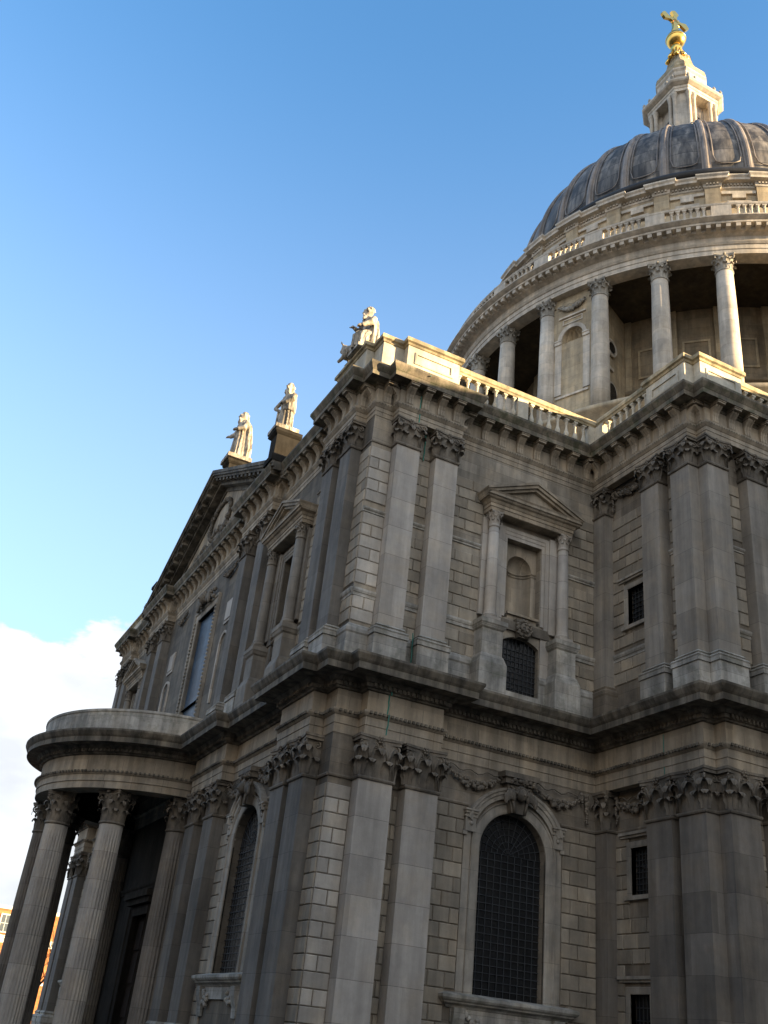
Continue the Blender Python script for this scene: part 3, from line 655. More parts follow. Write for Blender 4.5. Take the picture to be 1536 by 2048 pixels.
def build_window(loc, rz):
    xc, w, zs, zp, rise = WIN; xc = 0
    if 'frame' not in me_parts:
        mb = MB()
        pts = [(-w/2, zs)]+arch_pts(0, w, zp, rise, 24)+[(w/2, zs)]
        bevel_frame(mb, pts, [(.0, -.05), (.0, .05), (.06, .07), (.30, .07), (.32, .10), (.36, .12), (.36, .02), (.36, -.02)])
        # outer pier strips with imposts and the hood over the arch
        for sx in (-1, 1):
            x0, x1 = sorted((sx*(w/2+.36), sx*(w/2+.62)))
            mb.box(x0, x1, -.05, .02, zs, 8.42)
            x0, x1 = sorted((sx*(w/2+.20), sx*(w/2+.66)))
            mb.box(x0+.03, x1-.03, -.13, .0, 8.40, 9.0)
            mb.box(x0, x1, -.19, .0, 8.98, 9.06); mb.box(x0-.04, x1+.04, -.24, .0, 9.06, 9.12); mb.box(x0-.02, x1+.02, -.16, 0, 8.86, 8.9)
            mb.blob((sx*(w/2+.42), -.14, 8.66), (.07, .05, .07), .0, 8, 6)
            mb.box(sx*(w/2+.62)-.08, sx*(w/2+.62)+.08, -.12, 0, 8.28, 8.42)
        R = w/2
        hood = [(-(R+.62)*cos(t), zp+.30+(R+.48)*sin(t)) for t in [pi*.10+pi*.80*i/26 for i in range(27)]]
        bevel_frame(mb, hood, [(-.30, .0), (-.30, .10), (-.16, .12), (-.14, .16), (-.06, .18), (-.02, .22), (.06, .24), (.06, 0)])
        me_parts['frame'] = mb.mesh('window', MFM)
        mb = MB(); pane(mb, 0, w, zs, zp, rise, .30); me_parts['glass'] = mb.mesh('glass', MGL)
        mb = MB(); lattice(mb, 0, w, zs, zp, rise, .27, 10, 19); me_parts['lattice'] = mb.mesh('glazing_lattice', MLA)
        mb = MB()
        mb.prism([(-.30, 9.25), (.30, 9.25), (.52, 10.25), (-.52, 10.25)], 'y', -.30, 0)
        mb.prism([(-.62, 10.2), (.62, 10.2), (.62, 10.40), (-.62, 10.40)], 'y', -.40, 0); mb.prism([(-.70, 10.40), (.70, 10.40), (.72, 10.58), (-.72, 10.58)], 'y', -.48, 0)
        for sx in (-1, 1): volute(mb, (sx*.40, -.32, 9.95), (-sx, 0, 0), .17, 1.5, .05); mb.tube([(sx*.32, -.34, 9.8), (sx*.25, -.36, 9.5), (sx*.2, -.34, 9.25)], [.06, .05, .05], 6)
        cherub(mb, (0, -.38, 9.86), 1.15)
        for k in range(12): mb.blob((random.uniform(-.55, .55), -.42, 10.3+random.uniform(-.06, .06)), .08, .25, 6, 4)
        me_parts['key'] = mb.mesh('keystone', MK)
        mb = MB(); hw = 2.2
        mb.sweep([(-hw, 0.02), (-hw, -.02), (hw, -.02), (hw, .02)], [(0, 3.12), (.06, 3.14), (.1, 3.2), (.22, 3.26), (.24, 3.30), (.30, 3.34), (.34, 3.40), (.34, 3.48), (.1, 3.56), (0, 3.57)])
        mb.box(-w/2, w/2, -.05, .55, 3.3, 3.55); mb.box(-hw+.12, hw-.12, -.08, .02, 2.75, 3.13)
        for sx in (-1, 1):
            mb.prism([(-.02, 2.2), (-.10, 2.2), (-.12, 2.5), (-.24, 2.85), (-.26, 3.14), (-.02, 3.14)], 'x', sx*1.85-.2, sx*1.85+.2)
            for k in range(10): mb.blob((sx*1.3+random.uniform(-.3, .3), -.12, 2.8+random.uniform(-.25, .2)), .09, .2, 6, 4)
        me_parts['sill'] = mb.mesh('sill', MPL)
    o = put('window', me_parts['frame'], cath, loc, rz)
    for n_, k in (('glass', 'glass'), ('glazing_lattice', 'lattice'), ('keystone', 'key'), ('sill', 'sill')): put(n_, me_parts[k], o)
    return o
build_window((WIN[0], 0, 0), 0); build_window((0, 7.02, 0), NORTH); build_window((0, Ly-7.02, 0), NORTH)

# ---- festoons beside the keystone and drops beside the capitals
def festoon(mb, a, b, sag, z, y=-.10, r=.085, rib=True):
    n = int(abs(b-a)/.07)
    for i in range(n+1):
        t = i/n; x = a+(b-a)*t; k = 1-(2*t-1)**2; zz = z-sag*k; rr = r*(.65+.55*k)
        for q in range(2):
            mb.blob((x+random.uniform(-.03, .03), y-random.uniform(0, .08), zz+random.uniform(-.08, .08)*(.6+k)), rr*random.uniform(.55, .9), .3, 6, 4)
    if rib:
        mb.tube([(a+(b-a)*t, y-.02, z+.12+.06*sin(t*19)-(sag*.25)*(1-(2*t-1)**2)) for t in [i/14 for i in range(15)]], .022, 4)
def drop(mb, x, z0, z1, y=-.1, r=.1):
    n = int((z0-z1)/.075)
    for i in range(n+1):
        t = i/n; rr = r*(1-.45*t)
        for q in range(2): mb.blob((x+random.uniform(-.06, .06)*(1-.5*t), y-random.uniform(0, .05), z0+(z1-z0)*t), rr*random.uniform(.6, .95), .3, 6, 4)
def festoons(loc, rz, lower=True):
    mb = MB(); festoon(mb, 4.25, 6.35, .42, 10.35); drop(mb, 3.98, 10.5, 9.5); drop(mb, 4.22, 10.45, 10.1)
    part('festoon', mb, MK, cath, loc, rz)
    mb = MB(); festoon(mb, 7.75, 9.75, .42, 10.35); drop(mb, 10.0, 10.45, 9.5); drop(mb, 9.78, 10.45, 10.1)
    part('festoon', mb, MK, cath, loc, rz)
festoons((0, 0, 0), 0)
def fest_n(c, mirror=False):
    for a, b, d in ((-2.8, -.7, -3.05), (.72, 2.7, 2.9)):
        mb = MB(); festoon(mb, a, b, .42, 10.35); drop(mb, d, 10.5, 9.6); part('festoon', mb, MK, cath, (0, c, 0), NORTH)
fest_n(7.02); fest_n(Ly-7.02)

# ---- aedicule with niche, over a small window
def build_aedicule(loc, rz, full=True):
    if 'aed' not in me_parts:
        mb = MB()
        # eared architrave round the recessed panel
        for a, b, z0, z1, d in ((-1.12, -.95, 16.3, 20.05, .10), (-.97, -.81, 16.45, 19.9, .06), (.81, .97, 16.45, 19.9, .06), (.95, 1.12, 16.3, 20.05, .10), (-1.12, 1.12, 20.05, 20.2, .10), (-.81, .81, 19.75, 19.9, .06), (-.97, .97, 19.9, 20.05, .08)): mb.box(a, b, -d, .02, z0, z1)
        for sx in (-1, 1):
            x0, x1 = sorted((sx*1.12, sx*2.0)); mb.box(x0, x1, -.16, .02, 16.2, 20.25)
        # ashlar surround of the small window and blocking course
        for sx in (-1, 1):
            x0, x1 = sorted((sx*.83, sx*1.22)); mb.box(x0, x1, -.07, .02, 13.4, 16.32)
        me_parts['aed'] = mb.mesh('aedicule', MP)
        mb = MB()
        z0 = 20.45
        for sx in (-1, 1): pass
        mb.sweep([(-1.92, .02), (-1.92, -.52), (1.92, -.52), (1.92, .02)], [(-.05, z0-.02), (0, z0), (0, z0+.16), (.03, z0+.17), (.03, z0+.30), (.06, z0+.32), (.12, z0+.42), (.2, z0+.46), (.24, z0+.52), (.30, z0+.54), (.30, z0+.64), (.34, z0+.70), (0, z0+.72)])
        mb.box(-1.9, 1.9, -.5, .02, z0-.01, z0+.02)
        # raking cornices and tympanum
        ap = (0, 22.02); l = (-2.2, z0+.70); r = (2.2, z0+.70)
        mb.prism([l, r, ap], 'y', -.56, .02)
        for s in (-1, 1):
            a = Vector((s*2.26, z0+.66)); b = Vector((0, 22.04)); d = (b-a).normalized(); nn = Vector((-d.y, d.x))*(1 if s > 0 else -1)
            nn = Vector((abs(nn.x)*s, abs(nn.y)))
            for y0, t0, t1 in ((-.72, -.20, -.10), (-.82, -.10, .06), (-.88, .02, .12)):
                mb.prism([tuple(a+nn*t0), tuple(b+Vector((0, t0*1.12))), tuple(b+Vector((0, t1*1.12))), tuple(a+nn*t1)], 'y', y0, .02)
        me_parts['aped'] = mb.mesh('pediment', MF)
        mb = MB()
        mb.lathe([(.27, 16.02), (.29, 16.10), (.27, 16.16), (.24, 16.2), (.26, 16.26), (.235, 16.3), (.23, 16.32), (.232, 17.2), (.2, 19.83)], 0, 0, 16)
        mb.box(-.3, .3, -.3, .3, 15.92, 16.03)
        cc = col_capital(.2, .62); mb.M = Matrix.Translation((0, 0, 19.83)); mb.add(cc.v, cc.f, True); mb.M = None
        me_parts['acol'] = mb.mesh('column', MP)
        mb = MB()
        mb.box(-.43, .43, -.62, .02, 14.5, 15.58)
        mb.sweep([(-.43, .02), (-.43, -.62), (.43, -.62), (.43, .02)], [(0, 15.5), (.06, 15.56), (.1, 15.66), (.13, 15.7), (.13, 15.86), (-.1, 15.94)])
        mb.sweep([(-.43, .02), (-.43, -.62), (.43, -.62), (.43, .02)], [(.14, 13.0), (.14, 14.2), (.12, 14.26), (.04, 14.5), (0, 14.55)])
        me_parts['aped2'] = mb.mesh('pedestal', MPL)
        # niche
        mb = MB(); y0 = .32; r = .56; zs, zp = 16.62, 18.75
        wall_open(mb, -.81, .81, 16.45, 19.75, [(0, 2*r, zs, zp, r)], .02, y0-.02)
        nn_ = 14
        prof = []
        for zz in (zs, zp): prof.append([(-r*cos(pi*i/nn_), y0+r*.8*sin(pi*i/nn_), zz) for i in range(nn_+1)])
        for k in range(1, 8):
            a = pi/2*k/7; prof.append([(-r*cos(a)*cos(pi*i/nn_), y0+r*.8*cos(a)*sin(pi*i/nn_), zp+r*sin(a)) for i in range(nn_+1)])
        m = nn_+1; mb.add([p for row in prof for p in row], [(i*m+k, i*m+k+1, (i+1)*m+k+1, (i+1)*m+k) for i in range(len(prof)-1) for k in range(nn_)], True)
        mb.add([(p[0], p[1], zs) for p in prof[0]], [tuple(range(m))])
        # impost band round the niche
        for zz, d in ((zp-.16, .02), (zp-.04, .035)):
            mb.tube([(-.8, y0-.04, zz), (-r, y0-.04, zz)]+[(-(r-.03)*cos(pi*i/nn_), y0+(r*.8-.03)*sin(pi*i/nn_), zz) for i in range(1, nn_)]+[(r, y0-.04, zz), (.8, y0-.04, zz)], d, 4, False)
        mb.box(-.66, .66, .0, y0, 16.45, 16.66); mb.box(-.7, .7, -.1, .0, 16.6, 16.7)
        me_parts['niche'] = mb.mesh('niche', MF)
        mb = MB()
        mb.box(-1.2, 1.2, -.12, .02, 15.95, 16.32)
        mb.prism([(-.24, 15.72), (.24, 15.72), (.36, 16.42), (-.36, 16.42)], 'y', -.22, 0)
        mb.blob((0, -.24, 16.08), (.22, .12, .26), .12, 9, 7)
        for k in range(26):
            a = 2*pi*k/26; mb.blob((cos(a)*.30+random.uniform(-.03, .03), -.24, 16.1+sin(a)*.28+random.uniform(-.03, .03)), .085, .3, 6, 4)
        for k in range(8): mb.blob((random.uniform(-.2, .2), -.34, 16.05+random.uniform(-.2, .2)), .06, .3, 6, 4)
        me_parts['cart'] = mb.mesh('cartouche', MK)
        xc, w, zs, zp, rise = SWIN
        mb = MB(); pane(mb, 0, w, zs, zp, rise, .20); me_parts['sglass'] = mb.mesh('glass', MGL)
        mb = MB(); lattice(mb, 0, w, zs, zp, rise, .17, 9, 9, .010); me_parts['slat'] = mb.mesh('glazing_lattice', MLA)
    o = put('aedicule', me_parts['aed'], cath, loc, rz)
    for sx in (-1, 1):
        put('column', me_parts['acol'], o, (sx*1.62, -.34, 0)); put('pedestal', me_parts['aped2'], o, (sx*1.62, 0, 0))
    if rz:      # the north side takes a darker stone colour
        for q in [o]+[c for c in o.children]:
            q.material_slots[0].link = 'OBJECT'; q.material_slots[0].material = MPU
    for n_, k in (('pediment', 'aped'), ('niche', 'niche'), ('cartouche', 'cart'), ('glass', 'sglass'), ('glazing_lattice', 'slat')): put(n_, me_parts[k], o)
build_aedicule((AC, S2, 0), 0); build_aedicule((S2, AC, 0), NORTH); build_aedicule((S2, Ly-AC, 0), NORTH)

# ---- north face walls (local x = -y)
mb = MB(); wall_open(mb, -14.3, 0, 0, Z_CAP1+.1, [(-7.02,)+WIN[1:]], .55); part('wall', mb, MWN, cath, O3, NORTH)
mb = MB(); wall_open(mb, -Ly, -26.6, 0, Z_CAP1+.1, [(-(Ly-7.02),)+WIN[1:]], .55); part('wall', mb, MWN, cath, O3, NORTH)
MSO = mat('soot_and_shade_stone', (0.028, 0.025, 0.021), var=.35, streak=.4, soot=.4, spec=.04)  # soot plus the portico's deep shade painted into one black
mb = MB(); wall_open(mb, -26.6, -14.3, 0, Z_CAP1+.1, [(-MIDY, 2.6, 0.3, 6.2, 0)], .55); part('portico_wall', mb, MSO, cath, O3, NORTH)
BW_ = (-MIDY, 4.0, 13.6, 21.35, .35)
mb = MB(); wall_open(mb, -Ly+S2, -S2, 12.9, 16.2, [(-(Ly-AC),)+SWIN[1:], (-WCY, WCW, 13.6, 16.2, 0), (-AC,)+SWIN[1:]], .6, 0)
wall_open(mb, -Ly+S2, -S2, 16.2, U_CAP1+.1, [(-(Ly-AC), 1.62, 16.45, 19.75, 0), (-WCY, WCW, 16.2, 21.3, 0), (-AC, 1.62, 16.45, 19.75, 0)], .32, 0)
part('wall', mb, MWN, cath, (S2, 0, 0), NORTH)
for (a, b) in ((0, XA), (XA+W, XB), (XB+W, 5.1), (8.95, 9.95)):
    blocks(MB_, O3, NORTH, -b, -a, 1.3, 9.0, seed=int(a*10)+20)
    blocks(MB_, O3, NORTH, -(Ly-a), -(Ly-b), 1.3, 9.0, seed=int(a*10)+50, bl=1.2)
for (a, b) in ((S2, XA+.12), (XA+W-.12, XB+.12), (XB+W-.12, 5.1), (9.1, 10.05)):
    blocks(MB_, (S2, 0, 0), NORTH, -b, -a, 14.6, 21.7, SH[:1], seed=int(a*10)+80)
    blocks(MB_, (S2, 0, 0), NORTH, -(Ly-a), -(Ly-b), 14.6, 21.7, SH[:1], seed=int(a*10)+120, bl=1.2)
strings([(-b, -a) for a, b in ((S2, XA+.12), (XA+W-.12, XB+.12), (XB+W-.12, 5.2), (9.1, 10.1))], sc_prof(15.52, .30), 'string_course', MPL, NORTH, (S2, 0, 0))
strings([(-b, -a) for a, b in ((0, XA), (XA+W, XB), (XB+W, 5.2), (8.95, 9.9))], AST, 'string_course', MW, NORTH)
strings([(-b, -a) for a, b in ((S2, XA+.12), (XA+W-.12, XB+.12), (XB+W-.12, 5.2))], ASU, 'string_course', MW, NORTH, (S2, 0, 0))
# central tall window of the north face
mb = MB()
bevel_frame(mb, [(-WCW/2, 13.6), (-WCW/2, 21.3), (WCW/2, 21.3), (WCW/2, 13.6)], [(0, -.3), (0, .05), (.1, .08), (.3, .08), (.34, .14), (.42, .16), (.42, 0)])
for sx in (-1, 1):
    for k in range(34): mb.blob((sx*(WCW/2+.2), -.13, 14.2+k*.21), (.09, .07, .09), .2, 6, 4)
o = part('window', mb, MFM, cath, (S2, WCY, 0), NORTH)
mb = MB(); pane(mb, 0, WCW, 13.6, 21.3, 0, .16); part('glass', mb, MGB, o)
mb = MB(); cherub(mb, (0, -.3, 22.0), 1.6)
for k in range(30): mb.blob((random.uniform(-1.4, 1.4), -.22, 22.05+random.uniform(-.35, .45)), .13, .3, 6, 4)
part('cartouche', mb, MK, o)
for s in (-1, 1):   # flanking niches beside the tall window and lower ones beside the portico
    mb = MB(); bevel_frame(mb, [(-.5, 15.4)]+arch_pts(0, 1.0, 18.3, .5, 14)+[(.5, 15.4)], [(0, -.02), (0, .08), (.12, .10), (.14, .0)])
    mb.box(-.55, .55, -.06, .02, 19.4, 20.6); mb.box(-.42, .42, -.09, -.06, 19.55, 20.45); mb.box(-.75, .75, -.14, .02, 18.1, 18.3) if False else None
    part('niche_frame', mb, MP, cath, (S2, MIDY+s*5.05+0, 0), NORTH)
    mb = MB(); festoon(mb, -1.0, 1.0, .3, 22.6); part('festoon', mb, MK, cath, (S2, MIDY+s*4.2, 0), NORTH)

# ---- block wall facing north (x = BW) with its narrow windows
mb = MB()
BWIN = [(1.98, .92, 7.15, 8.66, 0)]
wall_open(mb, 0, -BY, 0, 5.6, [(1.72, .95, 1.2, 4.15, 0)], .35)
wall_open(mb, 0, -BY, 5.6, 12.0, [(1.83, .86, 7.12, 8.66, 0)], .35)
wall_open(mb, 0, -BY, 12.0, U_CAP1+.1, [(1.98, .98, 16.8, 18.34, 0)], .35)
part('wall', mb, MW, cath, (BW, 0, 0), NORTH)
for a, b in ((.6, 2.79), (3.95, 4.38)):
    blocks(MB_, (BW, 0, 0), NORTH, a, b, 1.3, 9.2, [hole_box(1.3, 2.33, 6.75, 8.95), hole_box(1.0, 2.5, 1.0, 4.7)], seed=int(a*9)+200, bl=.7)
    blocks(MB_, (BW, 0, 0), NORTH, a, b+.1, 14.6, 21.7, [hole_box(1.3, 2.6, 16.45, 18.9), hole_box(0, 9, 15.5, 15.86)], seed=int(a*9)+230, bl=.75)
strings([(.6, 2.79), (3.95, 4.38)], AST, 'string_course', MW, NORTH, (BW, 0, 0))
strings([(.6, 2.79), (3.9, 4.45)], sc_prof(15.52, .30), 'string_course', MPL, NORTH, (BW, 0, 0))
strings([(3.9, 4.45)], sc_prof(18.85, .20), 'string_course', MPL, NORTH, (BW, 0, 0))
for u, w, z0, z1 in ((1.72, .95, 1.2, 4.15), (1.83, .86, 7.12, 8.66), (1.98, .98, 16.8, 18.34)):
    mb = MB(); bevel_frame(mb, [(u-w/2, z0), (u-w/2, z1), (u+w/2, z1), (u+w/2, z0)], [(0, -.2), (0, .04), (.06, .05), (.2, .05), (.22, .0)])
    mb.box(u-w/2-.5, u+w/2+.3, -.16, .02, z1+.42, z1+.52); mb.box(u-w/2-.45, u+w/2+.28, -.10, .02, z1+.34, z1+.42)
    mb.box(u-w/2-.3, u+w/2+.3, -.12, .02, z0-.14, z0)
    o = part('window', mb, MFM, cath, (BW, 0, 0), NORTH)
    mb = MB(); pane(mb, u, w, z0, z1, 0, .22); part('glass', mb, MGL, o)
    mb = MB(); lattice(mb, u, w, z0, z1, 0, .19, 5, 8, .011)
    if z0 == 7.12: mb.box(u-.02, u+.03, .17, .19, 8.0, 8.12); mb.box(u+.1, u+.15, .17, .19, 8.0, 8.12)
    part('glazing_lattice', mb, MLA, o)
mb = MB(); festoon(mb, .95, 2.7, .32, 10.25, r=.09); drop(mb, .8, 10.4, 9.55, r=.09); part('festoon', mb, MK, cath, (BW, 0, 0), NORTH)
mb = MB(); festoon(mb, .95, 2.7, .30, 22.85, r=.09); drop(mb, .8, 22.9, 22.05, r=.09); part('festoon', mb, MK, cath, (BW, 0, 0), NORTH)
# block wall facing west, nave wall and closed body behind
mb = MB(); mb.box(BW+.45, 40, BY, 3, 0, U_CAP1+.1); mb.box(BW+.003, BW+.45, BY+.002, BY+.6, 0, U_CAP1+.05); mb.box(NXW, NXW+2, -75, BY, 0, 25.0); part('nave_wall', mb, MW, cath)
for a, b in ((12.13, 12.75), (13.95, 20)):
    blocks(MB_, O3, 0, a, b, 1.3, 9.2, seed=int(a)+300, y=BY); blocks(MB_, O3, 0, a-.1, b+.1, 14.6, 21.7, SH, seed=int(a)+340, y=BY)
strings([(12.13, 12.75), (13.95, 16.5)], AST, 'string_course', MW, 0, (0, BY, 0))
strings([(11.9, 12.9), (13.8, 16.6)], sc_prof(15.52, .30), 'string_course', MPL, 0, (0, BY, 0)); strings([(11.9, 12.9), (13.8, 16.6)], sc_prof(18.85, .20), 'string_course', MPL, 0, (0, BY, 0))
mb = MB(); mb.sweep([(E-.0, BY+.02), (E, BY), (10.93, BY), (10.93, BY-.02)], [(.02, 12.95), (.02, 14.1)]); part('plinth', mb, MPL, cath)
mb = MB(); mb.box(1.2, 60, 1.2, Ly-1.2, 24.9, 25.2); mb.box(11.6, 60, BY+.6, 2, 24.9, 25.2); mb.box(NXW+.5, 60, -75, BY, 24.9, 25.2); part('roof', mb, MRF, cath)
mb = MB(); mb.box(24, 62, 2, Ly-2, 0, 30); part('crossing_walls', mb, MDW, cath)

mb = MB(); mb.box(.4, 22, Ly-.5, Ly-.03, 0, U_CAP1); part('wall', mb, MWN, cath)
# ---- verdigris lightning strips
for pts, nm in (([(1.55, -P-.20, 13.0), (1.62, -P-.17, 12.05)], 0), ([(1.62, -P-.04, 12.08), (1.60, -P-.04, 11.4)], 0), ([(1.60, -P-.20, 11.38), (1.58, -P-.16, 10.7)], 0), ([(1.70, -P+.0, 25.1), (1.72, -PU+S2-.75, 24.9)], 0), ([(1.75, S2-PU-.03, 24.35), (1.75, S2-PU-.03, 23.72)], 0), ([(1.75, S2-PU-.05, 23.6), (1.75, S2-PU-.05, 23.1)], 0), ([(2.32, S2-.06, 23.0), (2.32, S2-.06, 21.8)], 0), ([(2.42, -.25, 14.6), (2.45, -.25, 13.1)], 0)):
    mb = MB(); A_, B_ = Vector(pts[0]), Vector(pts[1]); mb.tube([A_.lerp(B_, i/6)+Vector((random.uniform(-.015, .015), 0, 0)) for i in range(7)], .024, 5, False); part('conductor_strip', mb, MCOP, cath)
mb = MB(); mb.tube([(E-.03, -3.72, 12.05), (E-.03, -3.72, 10.7)], .018, 4, False); part('conductor_strip', mb, MCOP, cath)

# ---- parapet of the transept
BZ0, BZ1, RZ1 = 25.45, 26.56, 26.90
def baluster_mesh(h, k=1.0):
    mb = MB()
    pr = [(.10, 0), (.10, .06), (.075, .08), (.07, .13), (.10, .2), (.125, .28), (.115, .36), (.075, .46), (.055, .56), (.05, .66), (.058, .74), (.08, .78), (.058, .82), (.06, .86), (.10, .9), (.10, 1.0)]
    mb.lathe([(r*k, z*h) for r, z in pr], n=10); mb.box(-.105*k, .105*k, -.105*k, .105*k, 0, .06*h); mb.box(-.105*k, .105*k, -.105*k, .105*k, .92*h, h)
    return mb
me_bal = baluster_mesh(BZ1-BZ0, .92).mesh('baluster', MPA)
RAILP = [(-.13, BZ1), (.12, BZ1), (.14, BZ1+.08), (.19, BZ1+.12), (.2, BZ1+.24), (.17, RZ1), (-.18, RZ1)]
BASEP = [(-.22, U_COR1), (.22, U_COR1), (.22, BZ0-.06), (.14, BZ0), (-.14, BZ0)]
def balus_run(a, b, n, dies=()):
    """balustrade from a to b (plan points on its centre line); dies = fractions with a solid die"""
    o = part('balustrade', MB().sweep([a, b], BASEP, capends=True), MPA, cath); part('rail', MB().sweep([a, b], RAILP, capends=True), MCP, o)
    A, B = Vector(a), Vector(b); d = (B-A).normalized(); rz = atan2(d.y, d.x)
    mb = MB()
    for t in dies:
        c = A.lerp(B, t); mb.M = Matrix.Translation((c.x, c.y, 0)) @ Matrix.Rotation(rz, 4, 'Z'); mb.box(-.26, .26, -.15, .15, BZ0, BZ1)
    if dies: mb.M = None; part('die', mb, MPA, o)
    for i in range(n):
        t = (i+.5)/n
        if any(abs(t-q)*(B-A).length < .36 for q in dies): continue
        c = A.lerp(B, t); put('baluster', me_bal, o, (c.x, c.y, BZ0), rz)
def parapet_block(pl, side, z1=27.0, panels=()):
    """solid block of parapet from a plan polygon path (outer face), panels: list of (segment index, margin)"""
    prof = [(0.06, U_COR1), (.06, U_COR1+.5), (.0, U_COR1+.58), (0, z1-.34)]
    mb = MB().sweep(pl, prof); cope = MB().sweep(pl, [(0, z1-.34), (.04, z1-.32), (.07, z1-.24), (.15, z1-.2), (.15, z1-.06), (.12, z1)])
    # lid
    n = len(pl)
    o = part('parapet_block', mb, MPA, cath)
    cope.prism([(x, y) for x, y in pl], 'z', z1-.03, z1+.02); part('coping', cope, MCP, o)
    return o
y0 = S2+.02
PB = PU-.10
parapet_block([(S2+.25, 5), (S2+.1, XB+W), (S2-PB, XB+W), (S2-PB, XA+.1), (S2, XA+.1), (S2, S2+.02), (XA+.18, S2+.02), (XA+.18, S2-PB), (3.42, S2-PB), (3.42, S2+.1), (3.42, 1.3), (1.4, 1.3), (1.3, 5)], 0)
mb = MB(); bevel_frame(mb, [(1.35, 25.86), (3.12, 25.86), (3.12, 26.42), (1.35, 26.42)], [(0, -.03), (0, .035), (.05, .05), (.10, .05), (.10, 0)], closed=True); part('panel_frame', mb, MPA, cath, (0, S2-PB, 0))
balus_run((3.44, S2+.12), (E+.25, S2+.12), 16, (.46, .97))
balus_run((E+.22, -.1), (E+.22, -3.3), 8, (.03,))
parapet_block([(BW+.6, -3.3), (E+.07, -3.3), (E+.07, BY+.02), (10.98, BY+.02), (10.98, BY-PB), (13.1, BY-PB), (13.1, BY+.1), (13.1, -3.3)], 0)
mb = MB(); bevel_frame(mb, [(3.6, 25.86), (5.2, 25.86), (5.2, 26.42), (3.6, 26.42)], [(0, -.03), (0, .035), (.05, .05), (.10, .05), (.10, 0)], closed=True); part('panel_frame', mb, MPA, cath, (E+.07, 0, 0), NORTH)
mb = MB(); bevel_frame(mb, [(11.25, 25.86), (12.85, 25.86), (12.85, 26.42), (11.25, 26.42)], [(0, -.03), (0, .035), (.05, .05), (.10, .05), (.10, 0)], closed=True); part('panel_frame', mb, MPA, cath, (0, BY-PB, 0))
balus_run((13.12, BY+.1), (19.9, BY+.1), 16, (.5,))
mb = MB(); mb.box(NXW-.1, NXW+.5, -75, BY-.1, 25.0, 27.6); part('parapet_block', mb, MPA, cath)  # unseen nave parapet, made taller to cut the low sun
# north parapet behind the pediment ends, far corner block
parapet_block([(1.3, Ly-1.3), (3, Ly-.2), (S2, Ly-S2), (S2, Ly-XA), (S2-PB, Ly-XA), (S2-PB, Ly-XB-W), (S2, Ly-XB-W), (S2, Ly-5), (1.3, Ly-5)], 0, 26.5)

# ---- pediment of the north front
PY0, PY1, PZ = 9.2, L2-9.2, 30.15
bx_ = S2-PU
mb = MB()
mb.prism([(-PY1+1.0, U_COR1), (-PY0-1.0, U_COR1), (-MIDY, PZ-.9)], 'y', -.05, 1.4)
o = part('pediment', mb, MF, cath, (S2, 0, 0), NORTH)
mb = MB()
sl = (PZ-U_COR1-.02)/((PY1-PY0)/2+.4)
for s in (-1, 1):
    base = Vector((-MIDY+s*((PY1-PY0)/2+.4), U_COR1+.02)); top = Vector((-MIDY, PZ))
    d = (top-base).normalized()
    for yo, t0, t1 in ((-1.16, -.18, .0), (-1.1, -.30, -.18), (-.98, -.42, -.30), (-.62, -.55, -.42), (-.55, -.72, -.55), (-.12, -.95, -.72)):
        mb.prism([(base.x, base.y+t0/abs(d.x)), (top.x, top.y+t0/abs(d.x)), (top.x, top.y+t1/abs(d.x)), (base.x, base.y+t1/abs(d.x))], 'y', yo, .3)
    n = 15
    for k in range(n):
        c = base.lerp(top, (k+.7)/(n+.4)); zz = c.y-.42/abs(d.x)
        mb.prism([(c.x-.16, zz-.16-sl*.16*-s), (c.x+.16, zz-.16+sl*.16*-s), (c.x+.16, zz+sl*.16*-s), (c.x-.16, zz-sl*.16*-s)], 'y', -.94, -.5)
part('raking_cornice', mb, MC, o, (0, 0, 0), 0)
# carved phoenix-like relief of the tympanum reduced to a wreath and foliage
mb = MB()
for k in range(60):
    a = 2*pi*k/60; mb.blob((-MIDY+1.75*cos(a), -.14, 27.2+1.15*sin(a)), random.uniform(.11, .17), .3, 6, 4)
for k in range(70):
    t = random.uniform(-1, 1); mb.blob((-MIDY+t*3.6, -.14, 26.0+random.uniform(-.3, .7)*(1-abs(t))), random.uniform(.1, .2), .3, 6, 4)
part('tympanum_carving', mb, MK, o)
# low roof behind the pediment
mb = MB(); mb.prism([(-PY1, U_COR1), (-PY0, U_COR1), (-MIDY, PZ-.1)], 'y', .28, 22); part('roof', mb, MRF, o)
# pedestals that carry the statues
def stat_ped(y, z0, z1, x=-.0, w=.95):
    mb = MB(); pth = [(w/2, .5), (w/2, -.5), (-w/2, -.5), (-w/2, .5)][::-1]
    mb.sweep([(-w/2, .7), (-w/2, -.5), (w/2, -.5), (w/2, .7)], [(.12, z0), (.12, z0+.3), (.04, z0+.4), (0, z0+.45), (0, z1-.3), (.06, z1-.25), (.14, z1-.16), (.14, z1), (-.3, z1+.01)])
    mb.box(-w/2-.1, w/2+.1, -.6, .7, z1-.03, z1+.02)
    return part('statue_pedestal', mb, MSO, cath, (x, y, 0), NORTH)
stat_ped(9.3, U_COR1, 26.84, -.52, .82); stat_ped(L2-9.3, U_COR1, 26.98, -.15)
stat_ped(MIDY, 29.4, 31.03, .2, .85)
for y in (Ly-6.8, Ly-5.2):
    mb = MB(); mb.lathe([(.28, 25.0), (.3, 25.4), (.2, 25.6), (.32, 26.0), (.38, 26.4), (.3, 26.7), (.1, 26.9), (0, 26.95)], 0, 0, 12); part('urn', mb, MC, cath, (-.2, y, 0))

